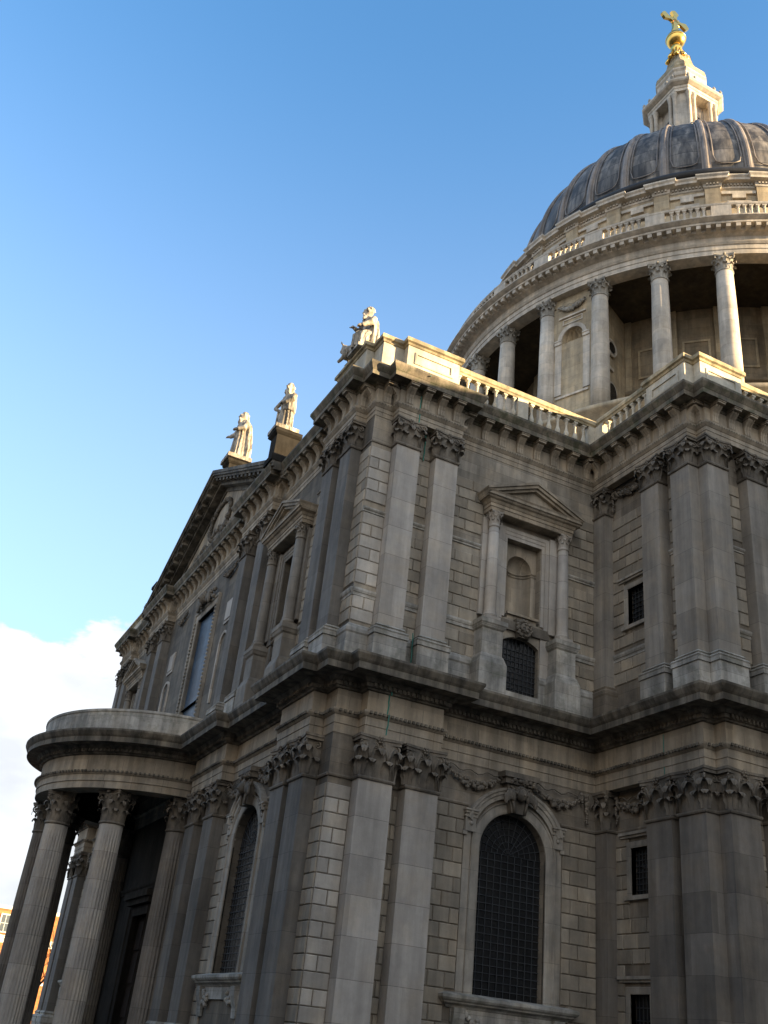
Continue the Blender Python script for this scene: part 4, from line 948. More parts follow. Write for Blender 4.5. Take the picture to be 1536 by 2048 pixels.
# ---- portico
PCX, PCY, PR = 0.0, 20.45, 5.5
RE = PR+.48
def arcp(r, n=48): return [(PCX-r*sin(pi*i/n), PCY+r*cos(pi*i/n)) for i in range(n+1)]
port = []
z = Z_CAP1
path = [(.1, PCY+RE)]+arcp(RE)[0:]+[(.1, PCY-RE)]
path = [(S2+.3, PCY+RE)]+arcp(RE)[1:-1]+[(S2+.3, PCY-RE)]
po = part('portico_entablature', MB().sweep(path, [(-.96, z), (0, z), (.0, z+.30), (.045, z+.31), (.045, z+.58), (.07, z+.59), (.11, z+.64), (.15, z+.70), (.16, Z_ARC1), (0, Z_ARC1+.01), (0, Z_FRI1)]), MF, cath)
z = Z_FRI1
mb = MB().sweep(path, [(0, z-.02), (.10, z), (.13, z+.05), (.2, z+.07), (.2, z+.20), (.26, z+.21), (.34, z+.30), (.36, z+.34), (.86, z+.36), (.86, z+.58), (.88, z+.60), (.93, z+.66), (1.0, z+.78), (1.02, z+.82), (1.02, Z_COR1), (.5, Z_COR1+.10), (.30, Z_COR1+.12)])
dentils(mb, path, .19, .27, z+.08, z+.20, .17, .095)
dentils(mb, path, .10, .205, Z_ARC1-.10, Z_ARC1-.015, .15, .085)
part('portico_cornice', mb, MC, po)
mb = MB().sweep(path, [(.30, Z_COR1+.1), (.30, Z_COR1+.95), (.34, Z_COR1+1.0), (.34, Z_COR1+1.1), (-.4, Z_COR1+1.16), (-6.2, Z_COR1+1.3)]); part('blocking_course', mb, MPL, po)
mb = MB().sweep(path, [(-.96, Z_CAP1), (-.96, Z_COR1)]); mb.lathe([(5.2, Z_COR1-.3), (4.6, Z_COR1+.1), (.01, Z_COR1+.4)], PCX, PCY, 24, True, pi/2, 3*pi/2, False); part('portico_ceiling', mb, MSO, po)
def fluted(r0, r1, z0, z1, n=24, sub=6):
    mb = MB(); vs = []; rows = 14
    for j in range(rows+1):
        t = j/rows; z = z0+(z1-z0)*t
        r = r0-(r0-r1)*(max(0, t-.25)/.75)**1.5
        fl = 1.0 if .025 < t < .985 else 0.0
        for k in range(n*sub):
            ph = (k % sub)/sub; dep = 0.0 if ph < .2 else sin(pi*(ph-.2)/.8)
            rr = r*(1-.075*dep*fl); a = 2*pi*k/(n*sub); vs.append((rr*cos(a), rr*sin(a), z))
    m = n*sub
    mb.add(vs, [(j*m+k, j*m+(k+1) % m, (j+1)*m+(k+1) % m, (j+1)*m+k) for j in range(rows) for k in range(m)])
    return mb
me_fc = fluted(.56, .51, .75, Z_PIL1-.06).mesh('portico_column', MP)
me_fcd = fluted(.56, .51, .75, Z_PIL1-.06).mesh('portico_column', MPD)  # darker copy of the column stone, shade of the rear columns painted in
me_fcap = col_capital(.50, Z_CAP1-Z_PIL1).mesh('capital', MK)
mb = MB(); mb.lathe([(.76, .36), (.78, .44), (.74, .52), (.64, .55), (.62, .60), (.68, .65), (.68, .70), (.58, .75), (.56, .78)], n=28); mb.box(-.8, .8, -.8, .8, .2, .37); me_fb = mb.mesh('base', MPL)
for a in (-90, -54, -18, 18, 54, 90):
    ra_ = radians(45 if a == 54 else a); x, y = PCX-5.22*cos(ra_), PCY+.1+5.22*sin(ra_)
    if abs(a) == 90: x -= .35
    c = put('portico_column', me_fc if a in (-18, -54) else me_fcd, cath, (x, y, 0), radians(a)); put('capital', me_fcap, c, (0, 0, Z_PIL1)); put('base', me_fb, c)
mb = MB()
for k in range(2): mb.lathe([(0.01, .22-.11*k-.11), (6.6+.38*k, .22-.11*k-.11), (6.6+.38*k, .22-.11*k), (.01, .22-.11*k)], PCX, PCY, 40, False, pi/2, 3*pi/2, False)
part('portico_steps', mb, MPL, cath)
# inner wall features under the portico: door and door frame, string
mb = MB(); bevel_frame(mb, [(-1.3, .3), (-1.3, 6.2), (1.3, 6.2), (1.3, .3)], [(0, -.3), (0, .06), (.12, .08), (.3, .1), (.36, .16), (.4, 0)])
mb.box(-2.1, 2.1, -.45, .02, 6.9, 7.15); mb.box(-2.0, 2.0, -.3, .02, 6.65, 6.9)
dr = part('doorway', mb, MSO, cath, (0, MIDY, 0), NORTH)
mb = MB(); mb.box(-1.28, 1.28, .3, .4, .3, 6.18)
for i in range(2):
    for j in range(4): mb.frustum(-1.1+1.15*i, -.05+1.15*i, .22, .34, .55+1.4*j, 1.8+1.4*j, .03)
MDR = mat('dark_oak', (.02, .013, .009), spec=.05, rough=.8, var=.3); part('door', mb, MDR, dr)
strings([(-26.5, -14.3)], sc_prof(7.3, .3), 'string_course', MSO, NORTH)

# ---- drum, colonnade and dome
DX, DY = 37.2, 20.6
def ring_path(r, brk=0, n=32, half=2.2, off=0.0, sub=3):
    """closed path travelling clockwise so that outward is on the right; with brk: ressauts at each of n axes"""
    pts = []
    for k in range(n):
        c = off+360*k/n; st = 360/n
        if brk:
            for i in range(sub+1): pts.append((r+brk, c-half+2*half*i/sub))
            for i in range(sub+1): pts.append((r, c+half+(st-2*half)*i/sub))
        else:
            for i in range(sub): pts.append((r, c+st*i/sub))
    return [(DX+r*cos(radians(a)), DY+r*sin(radians(a))) for r, a in pts]
OFF = 22.5+5.625
MDC = mat('dark_ceiling_stone', (0.075, 0.06, 0.042), var=.3, streak=.2, soot=.3, spec=.05)  # darker stone tone for the colonnade ceiling
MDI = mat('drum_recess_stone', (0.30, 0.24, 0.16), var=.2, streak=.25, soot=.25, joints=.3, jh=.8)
Z0C, ZEN = 36.9, 47.6          # column base and soffit
part('drum_base', MB().lathe([(21.6, 26), (21.6, 36.2), (21.9, 36.3), (21.9, 36.6), (21.0, 36.75), (21.0, Z0C), (14, Z0C)], DX, DY, 96, True), MDW, cath)
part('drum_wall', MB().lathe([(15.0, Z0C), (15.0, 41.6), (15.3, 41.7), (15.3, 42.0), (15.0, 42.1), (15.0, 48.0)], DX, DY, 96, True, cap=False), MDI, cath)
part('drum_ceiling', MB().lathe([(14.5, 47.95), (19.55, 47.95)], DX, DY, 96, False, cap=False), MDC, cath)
en = MB().lathe([(19.55, 47.95), (19.55, ZEN), (20.5, ZEN), (20.5, 47.95), (20.55, 47.97), (20.55, 48.3), (20.62, 48.32), (20.72, 48.45), (20.6, 48.5), (20.6, 48.95), (20.72, 49.0), (20.85, 49.08)], DX, DY, 192, False, cap=False)
part('drum_entablature', en, MD, cath)
co = MB().lathe([(20.8, 49.05), (21.0, 49.1), (21.0, 49.32), (21.45, 49.34), (21.45, 49.5), (21.6, 49.58), (21.75, 49.68), (21.75, 49.76), (21.2, 49.85), (20.0, 49.9)], DX, DY, 192, False, cap=False)
for k in range(224):
    a = radians(360*k/224); co.M = Matrix.Translation((DX, DY, 0)) @ Matrix.Rotation(a, 4, 'Z'); co.box(20.9, 21.42, -.14, .14, 49.06, 49.33)
co.M = None
part('drum_cornice', co, MD, cath)
# columns
CR = 20.0
mb = MB(); mb.lathe([(.60, Z0C+.55), (.605, Z0C+3.0), (.57, Z0C+6.5), (.52, 46.4)], n=22); me_dc = mb.mesh('drum_column', MD)
mb = MB(); mb.box(-.85, .85, -.85, .85, Z0C, Z0C+.2); mb.lathe([(.84, Z0C+.2), (.86, Z0C+.3), (.8, Z0C+.38), (.68, Z0C+.42), (.72, Z0C+.48), (.72, Z0C+.54), (.6, Z0C+.6)], n=22); me_db = mb.mesh('base', MD)
MDK = mat('drum_capital_stone', (0.36, 0.335, 0.285), var=.3, streak=.3, soot=.3)
me_dcap = col_capital(.5, ZEN-46.4).mesh('capital', MDK)
for k in range(32):
    a = OFF+11.25*k-11.25
    if not 130 < a % 360 < 300: continue
    x, y = DX+CR*cos(radians(a)), DY+CR*sin(radians(a))
    c = put('drum_column', me_dc, cath, (x, y, 0), radians(a)); put('capital', me_dcap, c, (0, 0, 46.4)); put('base', me_db, c)
# filled bays with shell niches, every fourth bay
def build_bay(ang):
    if 'bay' not in me_parts:
        hw = 1.45; yf = -(CR+.0); mb = MB()
        nw, zs, zp = 1.6, 43.7, 44.0
        wall_open(mb, -hw, hw, Z0C, ZEN+.2, [(0, nw, zs, zp, nw/2)], .02, yf)
        # niche interior
        r = nw/2; nn_ = 12; rows = []
        for zz in (zs, zp): rows.append([(-r*cos(pi*i/nn_), yf+.02+r*.9*sin(pi*i/nn_), zz) for i in range(nn_+1)])
        for k in range(1, 6):
            a = pi/2*k/5; rows.append([(-r*cos(a)*cos(pi*i/nn_)*(1+.0), yf+.02+r*.9*cos(a)*sin(pi*i/nn_)*(.72 if i % 2 else 1.0), zp+r*sin(a)) for i in range(nn_+1)])
        m = nn_+1; mb.add([p for q in rows for p in q], [(i*m+k, i*m+k+1, (i+1)*m+k+1, (i+1)*m+k) for i in range(len(rows)-1) for k in range(nn_)])
        mb.add([rows[0][i] for i in range(m)], [tuple(range(m))])
        for sx in (-1, 1): mb.add([(sx*hw, yf, Z0C), (sx*hw*.8, -14.9, Z0C), (sx*hw*.8, -14.9, ZEN+.3), (sx*hw, yf, ZEN+.3)], [(0, 1, 2, 3)])
        me_parts['bay'] = mb.mesh('filled_bay', MDW)
        mb = MB()
        M0 = Matrix.Translation((0, yf, 0)); mb.M = M0
        bevel_frame(mb, arch_pts(0, nw, zp, nw/2, 20), [(0, -.02), (0, .08), (.12, .10), (.26, .12), (.28, .02)])
        for sx in (-1, 1):
            x0, x1 = sorted((sx*nw/2, sx*1.3)); mb.box(x0, x1, -.14, .02, zp-.34, zp-.02); mb.box(x0, x1, -.18, .02, zp-.1, zp); mb.box(x0, x1, -.06, .02, 39.6, zp-.3)
        mb.box(-1.0, 1.0, -.12, .02, 45.75, 45.88); bevel_frame(mb, [(-.75, 45.2), (.75, 45.2), (.75, 45.65), (-.75, 45.65)], [(0, 0), (0, .05), (.08, .05), (.08, 0)], closed=True)
        mb.box(-1.2, 1.2, -.10, .02, 39.3, 39.45)
        me_parts['bayf'] = mb.mesh('niche_frame', MD)
        mb = MB(); mb.M = M0; festoon(mb, -1.0, 1.0, .35, 46.75, r=.15); me_parts['bayfe'] = mb.mesh('festoon', MDK)
        mb = MB()
        for sx in (-1, 1):
            for rr, t in ((.62, .09), (.45, .06)):
                mb.tube([(sx*(hw-.06), -17.4+rr*cos(2*pi*i/20), 44.2+rr*sin(2*pi*i/20)) for i in range(21)], t, 6)
            mb.tube([(sx*(hw-.06), -17.4+.55*cos(pi*i/14), 40.6+.7*sin(pi*i/14)) for i in range(15)], .09, 6)
            mb.box(sx*(hw-.1)-.1, sx*(hw-.1)+.1, -19.4, -17.2, 42.3, 42.55)
        me_parts['bayo'] = mb.mesh('roundel', MD)
        mb = MB()
        for sx in (-1, 1):
            vs = [(sx*(hw+.012), -17.4+.42*cos(2*pi*i/16), 44.2+.42*sin(2*pi*i/16)) for i in range(16)]; mb.add(vs, [tuple(range(16))])
            vs = [(sx*(hw+.012), -17.4+.5*cos(pi*i/12), 40.6+.62*sin(pi*i/12)) for i in range(13)]+[(sx*(hw+.012), -17.9, 38.6), (sx*(hw+.012), -16.9, 38.6)]; mb.add(vs, [tuple(range(15))])
        me_parts['bay_shade'] = mb.mesh('glass', MGL)  # dark sheets standing for the shade inside the side recesses, not glazing
    rz = radians(ang+90)
    o = put('filled_bay', me_parts['bay'], cath, (DX, DY, 0), rz)
    for n_, k in (('niche_frame', 'bayf'), ('festoon', 'bayfe'), ('roundel', 'bayo'), ('glass', 'bay_shade')): put(n_, me_parts[k], o)
for a in (157.5, 202.5, 247.5, 292.5): build_bay(a)
# windows and panels of the drum wall in the open bays
me_dw = me_dwf = None
for k in range(32):
    a = OFF+11.25*k-5.625
    if not 135 < a % 360 < 295 or abs(((a-22.5) % 45)) < 1 or abs(((a-22.5) % 45)-45) < 1: continue
    if me_dw is None:
        yf = -15.0; mb = MB(); mb.M = Matrix.Translation((0, yf, 0))
        bevel_frame(mb, [(-.85, 37.2), (-.85, 40.4), (.85, 40.4), (.85, 37.2)], [(0, -.1), (0, .1), (.1, .13), (.28, .13), (.3, .0)])
        mb.box(-1.35, 1.35, -.3, 0, 40.8, 41.0); bevel_frame(mb, [(-.9, 42.9), (.9, 42.9), (.9, 45.3), (-.9, 45.3)], [(0, -.06), (0, .06), (.15, .06), (.15, .0)], closed=True)
        for sx in (-1, 1): mb.box(sx*1.55-.22, sx*1.55+.22, -.14, .12, 37.0, 47.9)
        me_dwf = mb.mesh('drum_window', MDW)
        mb = MB(); mb.add([(-.85, yf-.03, 37.2), (.85, yf-.03, 37.2), (.85, yf-.03, 40.4), (-.85, yf-.03, 40.4)], [(0, 1, 2, 3)]); me_dw = mb.mesh('glass', MGL)
    o = put('drum_window', me_dwf, cath, (DX, DY, 0), radians(a+90)); put('glass', me_dw, o)
# stone gallery balustrade
GZ0, GZ1, GR = 50.02, 51.3, 20.85
gb = part('gallery_balustrade', MB().lathe([(GR+.2, 49.85), (GR+.2, GZ0-.04), (GR+.12, GZ0), (GR-.15, GZ0), (GR-.2, 49.85)], DX, DY, 160, False, cap=False).lathe([(GR-.15, GZ1), (GR+.13, GZ1), (GR+.18, GZ1+.06), (GR+.2, GZ1+.18), (GR-.2, GZ1+.2)], DX, DY, 160, False, cap=False), MD, cath)
mb = MB(); mb.box(GR-.17, GR+.17, -.62, .62, GZ0-.1, GZ1+.02); me_die = mb.mesh('die', MD)
me_gb = baluster_mesh(GZ1-GZ0, 1.35).mesh('baluster', MD)
for k in range(32):
    a = (OFF+11.25*k) % 360
    if not 140 < a < 285: continue
    ra = radians(a)
    put('die', me_die, gb, (DX, DY, 0), ra)
    for i in range(6):
        t = radians(a+2.35+(11.25-4.7)*(i+.5)/6); put('baluster', me_gb, gb, (DX+GR*cos(t), DY+GR*sin(t), GZ0), t)
# attic above the gallery with ressauts
ATT = ring_path(17.35, .22, 32, 1.7, OFF)
part('attic', MB().sweep(ATT, [(0, 49.9), (0, 51.2), (.08, 51.25), (.08, 51.5), (0, 51.6), (0, 56.6)], True), MDW, cath)
part('attic_cornice', MB().sweep(ATT, [(0, 56.5), (.08, 56.55), (.10, 56.65), (.10, 56.85), (.22, 56.9), (.48, 56.95), (.48, 57.15), (.58, 57.28), (.58, 57.4), (0, 57.5), (-1.3, 57.6)], True), MD, cath)
mb = MB()
for k in range(480):
    a = radians(.75*k); rr = 17.35+(.22 if abs((math.degrees(a)-OFF+5.625) % 11.25-5.625) < 1.7 else 0); mb.M = Matrix.Translation((DX, DY, 0)) @ Matrix.Rotation(a, 4, 'Z'); mb.box(rr+.08, rr+.2, -.06, .06, 56.7, 56.86)
part('attic_dentils', mb, MD, cath)
me_aw = None
for k in range(32):
    a = OFF+11.25*k-5.625
    if not 135 < a % 360 < 295: continue
    if me_aw is None:
        mb = MB(); mb.M = Matrix.Translation((0, -17.34, 0))
        bevel_frame(mb, [(-.8, 53.2), (.8, 53.2), (.8, 55.3), (-.8, 55.3)], [(0, -.1), (0, .12), (.2, .14), (.22, 0)], closed=True); mb.box(-.45, .45, -.2, 0, 55.5, 55.95); mb.box(-1.15, 1.15, -.14, .1, 55.95, 56.2)
        me_aw = mb.mesh('attic_window', MD); mb = MB(); mb.add([(-.8, -17.37, 53.2), (.8, -17.37, 53.2), (.8, -17.37, 55.3), (-.8, -17.37, 55.3)], [(0, 1, 2, 3)]); me_awg = mb.mesh('glass', MDW)
    o = put('attic_window', me_aw, cath, (DX, DY, 0), radians(a+90)); put('glass', me_awg, o)
# stepped base, lead dome and ribs
DP = [(16.9, 57.5), (16.6, 58.0), (15.9, 58.6), (15.9, 59.7)]
part('dome_base', MB().lathe(DP, DX, DY, 128, False, cap=False), MGU, cath)
part('dome_gutter', MB().lathe([(15.85, 59.6), (16.05, 59.65), (16.15, 59.9), (16.05, 60.15), (15.5, 60.3)], DX, DY, 128, True, cap=False), MGU, cath)
RD, ZD, HD = 15.35, 60.2, 14.9
def dome_r(t):      # t 0..1 from spring to crown
    a = t*pi/2; return RD*cos(a)**.93, ZD+HD*sin(a)
nb, rows = 32*8, 40
mb = MB(); vs = []
for j in range(rows+1):
    t = j/rows*.9; r, z = dome_r(t)
    for k in range(nb):
        ph = (k % 8)/8; bul = sin(pi*ph)**.7 if ph > 0 else 0
        fade = min(1, t/.06)
        a = radians(OFF+360*k/nb); rr = r*(1+.011*bul*fade-.006)
        vs.append((DX+rr*cos(a), DY+rr*sin(a), z))
mb.add(vs, [(j*nb+k, j*nb+(k+1) % nb, (j+1)*nb+(k+1) % nb, (j+1)*nb+k) for j in range(rows) for k in range(nb)], True)
dome = part('dome', mb, MLD, cath)
mb = MB()
sec = [(-.34, -.1), (-.33, .08), (-.20, .10), (-.17, .24), (-.07, .30), (.07, .30), (.17, .24), (.20, .10), (.33, .08), (.34, -.1)]
vs = []; m = len(sec); RR = 32
for j in range(RR+1):
    t = j/RR*.9; r, z = dome_r(t); r2, z2 = dome_r(min(1, t+.01)); tz = Vector((r2-r, z2-z)).normalized(); nn = Vector((tz.y, -tz.x)); wsc = .35+.65*r/RD
    for w, o in sec: vs.append((r+nn.x*o*.9, w*wsc, z+nn.y*o*.9))
mb.add(vs, [(j*m+k, j*m+k+1, (j+1)*m+k+1, (j+1)*m+k) for j in range(RR) for k in range(m-1)], False)
me_rib = mb.mesh('rib', MLR)
mb = MB(); vs = []
bw = pi*RD/32
# raised U-shaped roll moulding outlining each panel
for s in (-1, 1):
    pts = []
    for j in range(3, RR+1):
        t = j/RR*.9; r, z = dome_r(t); wsc = max(.0, r*math.sin(pi/32)-.50*(.35+.65*r/RD))
        pts.append((r*cos(pi/32)+.14, s*wsc, z+.05))
    if s < 0: left = pts
    else: right = pts
r, z = dome_r(.055); base = [(r*cos(pi/32)+.2, left[0][1]*q, z-.25+.3*abs(q)**3) for q in (.85, .5, 0, -.5, -.85)]
mb.tube(left[::-1]+base+right, .05, 6)
me_pan = mb.mesh('panel_moulding', MLR)
for k in range(32):
    a = (OFF+11.25*k) % 360
    if not 125 < a < 305: continue
    put('rib', me_rib, dome, (DX, DY, 0), radians(a)); put('panel_moulding', me_pan, dome, (DX, DY, 0), radians(a+5.625))
# ---- lantern
LZ0, LZC, LZ2 = 74.0, 86.0, 89.75
def octo(h, w): return [(DX-h, DY+w), (DX-h, DY-w), (DX-w, DY-h), (DX+w, DY-h), (DX+h, DY-w), (DX+h, DY+w), (DX+w, DY+h), (DX-w, DY+h)]
def lsw(h, w, prof): return MB().sweep(octo(h, w), prof, True)
mb = lsw(1.75, 1.05, [(0, LZ0), (0, 84.9)])
lan = part('lantern', mb, MD, cath)
mb = lsw(2.9, 1.9, [(.5, 73.0), (.5, 75.4), (.2, 75.6), (.2, 76.2), (.35, 76.3), (.35, 76.6), (-1.5, 76.7)]); part('lantern_base', mb, MD, lan)
mb = lsw(2.75, 1.85, [(-1.2, 84.8), (0, 84.8), (0, 85.15), (.06, 85.2), (.06, 85.5), (.18, 85.55), (.45, 85.7), (.55, 85.85), (.55, LZC), (-.6, LZC+.1)]); part('lantern_cornice', mb, MD, lan)
me_lc2 = MB().lathe([(.30, 76.65), (.30, 76.95), (.24, 77.05), (.23, 80), (.2, 84.2), (.22, 84.25), (.30, 84.65), (.32, 84.82)], n=12).mesh('lantern_column', MD)
for k in range(4):
    a = k*pi/2
    for u in (-1.62, -1.02, 1.02, 1.62):
        v = 2.52; put('lantern_column', me_lc2, lan, (DX-v*cos(a)-u*sin(a)*-1*-1, DY-v*sin(a)+u*cos(a), 0))
    b = a+pi/4
    mb = MB(); mb.M = Matrix.Translation((DX, DY, 0)) @ Matrix.Rotation(b, 4, 'Z'); mb.box(1.9, 2.95, -.62, .62, 76.6, 84.85); mb.box(2.95, 3.05, -.5, .5, 77.4, 83.2)
    part('lantern_pier', mb, MD, lan)
    mb = MB(); mb.M = Matrix.Translation((DX, DY, 0)) @ Matrix.Rotation(a, 4, 'Z'); mb.prism([(-.6, 77.3)]+[(-.6*cos(pi*i/12), 82.6+.6*sin(pi*i/12)) for i in range(13)]+[(.6, 77.3)], 'x', 1.70, 1.79); part('lantern_window', mb, MGL, lan)
    # small urns on the cornice
    for u in (-2.0, -1.2, 1.2, 2.0):
        mb = MB(); mb.M = Matrix.Translation((DX-3.05*cos(a)-u*sin(a), DY-3.05*sin(a)+u*cos(a), 0)); mb.lathe([(.16, LZC), (.1, LZC+.2), (.2, LZC+.45), (.14, LZC+.65), (.04, LZC+.8), (.0, LZC+.9)], n=8); part('urn', mb, MDK, lan)
mb = lsw(1.85, 1.15, [(0, LZC), (0, 88.3), (.12, 88.4), (.15, 88.55), (.15, 88.9), (.3, 89.1), (.3, 89.3), (-.3, 89.4)]); part('lantern_attic', mb, MD, lan)
mb = MB(); pr = [(0.15, 89.35), (.22, 89.7), (.1, 90.3), (-.25, 90.9), (-.7, 91.6), (-.95, 92.3), (-1.1, 93.1), (-1.18, 93.8)]
mb = lsw(1.85, 1.25, [(o*.95, z) for o, z in pr]); part('lantern_cupola', mb, MCP, lan)
mb = MB()
for k in range(4):
    a = pi/4+k*pi/2; mb.M = Matrix.Translation((DX, DY, 0)) @ Matrix.Rotation(a, 4, 'Z')
    mb.tube([(2.1, .45*cos(2*pi*i/16), 90.0+.5*sin(2*pi*i/16)) for i in range(17)], .1, 6); mb.box(1.2, 2.1, -.45, .45, 89.5, 90.5)
part('roundel', mb, MLD, lan)
gx, gy = DX-.3, DY
mb = MB(); mb.lathe([(.72, 93.5), (.6, 93.7), (.42, 94.0), (.38, 94.3), (.5, 94.7), (.6, 95.0), (.45, 95.35)], gx, gy, 16)
for k in range(8):
    a = 2*pi*k/8; mb.tube([(gx+.98*cos(a), gy+.98*sin(a), 93.0), (gx+.85*cos(a), gy+.85*sin(a), 93.5), (gx+.55*cos(a), gy+.55*sin(a), 94.0), (gx+.5*cos(a), gy+.5*sin(a), 94.6)], [.22, .18, .12, .1], 6)
part('gilded_finial', mb, MG, lan)
mb = MB(); mb.lathe([(1.0*cos(-pi/2+pi*i/16), 96.4+1.0*sin(-pi/2+pi*i/16)) for i in range(17)], gx, gy, 28); mb.lathe([(1.02, 96.3), (1.05, 96.4), (1.02, 96.5)], gx, gy, 28)
part('gilded_ball', mb, MG, lan)
# cross with splayed and lobed arms, arms along the building's axis
mb = MB(); cz = 99.4
def arm(d, L, w0, w1, base):
    d = Vector(d); side = Vector((0, 0, 1)) if abs(d.z) < .5 else Vector((1, .02, 0)); n = d.cross(side).normalized()
    c0 = Vector((gx, gy, base)); pts = []
    q = [(0, w0), (L*.45, w0*.8), (L*.72, w1*.8), (L*.85, w1), (L, w1*.55), (L*1.1, .05)]
    out = [c0+d*t+side*w for t, w in q]+[c0+d*t-side*w for t, w in q[::-1]]
    vs = [tuple(p+n*.15) for p in out]+[tuple(p-n*.15) for p in out]; k = len(out)
    mb.add(vs, [tuple(range(k)), tuple(range(2*k-1, k-1, -1))]+[(i, (i+1) % k, k+(i+1) % k, k+i) for i in range(k)])
arm((1, .02, 0), 1.65, .26, .52, cz); arm((-1, -.02, 0), 1.65, .26, .52, cz); arm((0, 0, 1), 1.45, .26, .5, cz); arm((0, 0, -1), 2.2, .36, .5, cz)
for k in range(8):
    a = 2*pi*k/8; v = Vector((1, .02, 0))*cos(a)*.85+Vector((0, 0, 1))*sin(a)*.85; mb.tube([(gx, gy, cz), tuple(Vector((gx, gy, cz))+v)], [.16, .05], 5)
part('gilded_cross', mb, MG, lan)

# ---- statues
def finish(mb, name, m, parent, voxel=.05):
    me = mb.mesh('tmp', m); o = put('tmp', me)
    md = o.modifiers.new('r', 'REMESH'); md.mode = 'VOXEL'; md.voxel_size = voxel
    sm = o.modifiers.new('s', 'SMOOTH'); sm.factor = .4; sm.iterations = 1
    dg = bpy.context.evaluated_depsgraph_get(); me2 = bpy.data.meshes.new_from_object(o.evaluated_get(dg)); me2.name = name
    for p in me2.polygons: p.use_smooth = True
    bpy.data.objects.remove(o); return put(name, me2, parent)
def robe(mb, rings, folds=11, amp=.045, seed=0, n=44):
    """rings: (z, cx, cy, rx, ry, fold strength)"""
    rnd = random.Random(seed); ph = [rnd.uniform(0, 6.28) for _ in range(4)]
    vs = []
    for z, cx, cy, rx, ry, fs in rings:
        for k in range(n):
            a = 2*pi*k/n
            f = 1+fs*amp/.3*(sin(folds*a+ph[0]+z*.9)*.6+sin((folds*2-3)*a+ph[1]-z*1.5)*.4)
            vs.append((cx+rx*f*cos(a), cy+ry*f*sin(a), z))
    m = len(rings)
    mb.add(vs, [(j*n+k, j*n+(k+1) % n, (j+1)*n+(k+1) % n, (j+1)*n+k) for j in range(m-1) for k in range(n)]+[tuple(range(n-1, -1, -1)), tuple((m-1)*n+k for k in range(n))], True)
def head(mb, c, s=1.0, yaw=0, beard=True, hair=True):
    """head looking to local -y before yaw"""
    mb.M = Matrix.Translation(c) @ Matrix.Rotation(yaw, 4, 'Z') @ Matrix.Scale(s, 4)
    mb.blob((0, 0, 0), (.135, .165, .19), 0, 16, 12)
    mb.blob((0, -.05, -.12), (.10, .12, .11), 0, 12, 8)
    mb.tube([(0, -.155, .06), (0, -.205, -.035), (0, -.165, -.05)], [.022, .035, .02], 6)
    for sx in (-1, 1):
        mb.blob((sx*.055, -.155, .035), (.03, .02, .018), 0, 8, 6); mb.tube([(sx*.02, -.165, .075), (sx*.10, -.14, .07)], .02, 5)
        mb.blob((sx*.135, .01, 0), (.02, .045, .06), 0, 8, 6)
    mb.tube([(-.04, -.165, -.085), (.04, -.165, -.085)], .017, 5)
    if hair:
        for k in range(60):
            a = random.uniform(0, 2*pi); e = random.uniform(-.4, 1.4)
            if -2.5 < a-2*pi < -.7 and e < .75: continue
            mb.blob((.14*cos(a)*cos(e), .17*sin(a)*cos(e)+.03, .03+.19*sin(e)), random.uniform(.03, .045), .2, 6, 4)
    if beard:
        for k in range(26): mb.blob((random.uniform(-.09, .09), -.14+random.uniform(-.02, .06), -.17+random.uniform(-.14, .06)), random.uniform(.035, .06), .2, 6, 4)
    mb.M = None
def hand(mb, c, d, s=1.0, side=1):
    c = Vector(c); d = Vector(d).normalized(); up = Vector((0, 0, 1)); t = d.cross(up)
    if t.length < .1: t = Vector((1, 0, 0))
    t.normalize(); n = t.cross(d)
    mb.tube([c, c+d*.09*s], [.045*s, .055*s], 8)
    for k in range(4):
        o = t*(-.045+.03*k)*s; l = (.07, .09, .085, .065)[k]*s
        p0 = c+d*.08*s+o; p1 = p0+d*l*.6-n*.015*s; p2 = p1+d*l*.4-n*.05*s
        mb.tube([p0, p1, p2], [.02*s, .019*s, .016*s], 6)
    p0 = c+d*.03*s+t*.055*s*side; mb.tube([p0, p0+(d*.05+t*.045*side)*s, p0+(d*.09+t*.04*side)*s], [.022*s, .02*s, .016*s], 6)
def scaled(mb, k, rot):
    M = Matrix.Rotation(rot, 4, 'Z') @ Matrix.Scale(k, 4); mb.v = [tuple(M @ Vector(v)) for v in mb.v]
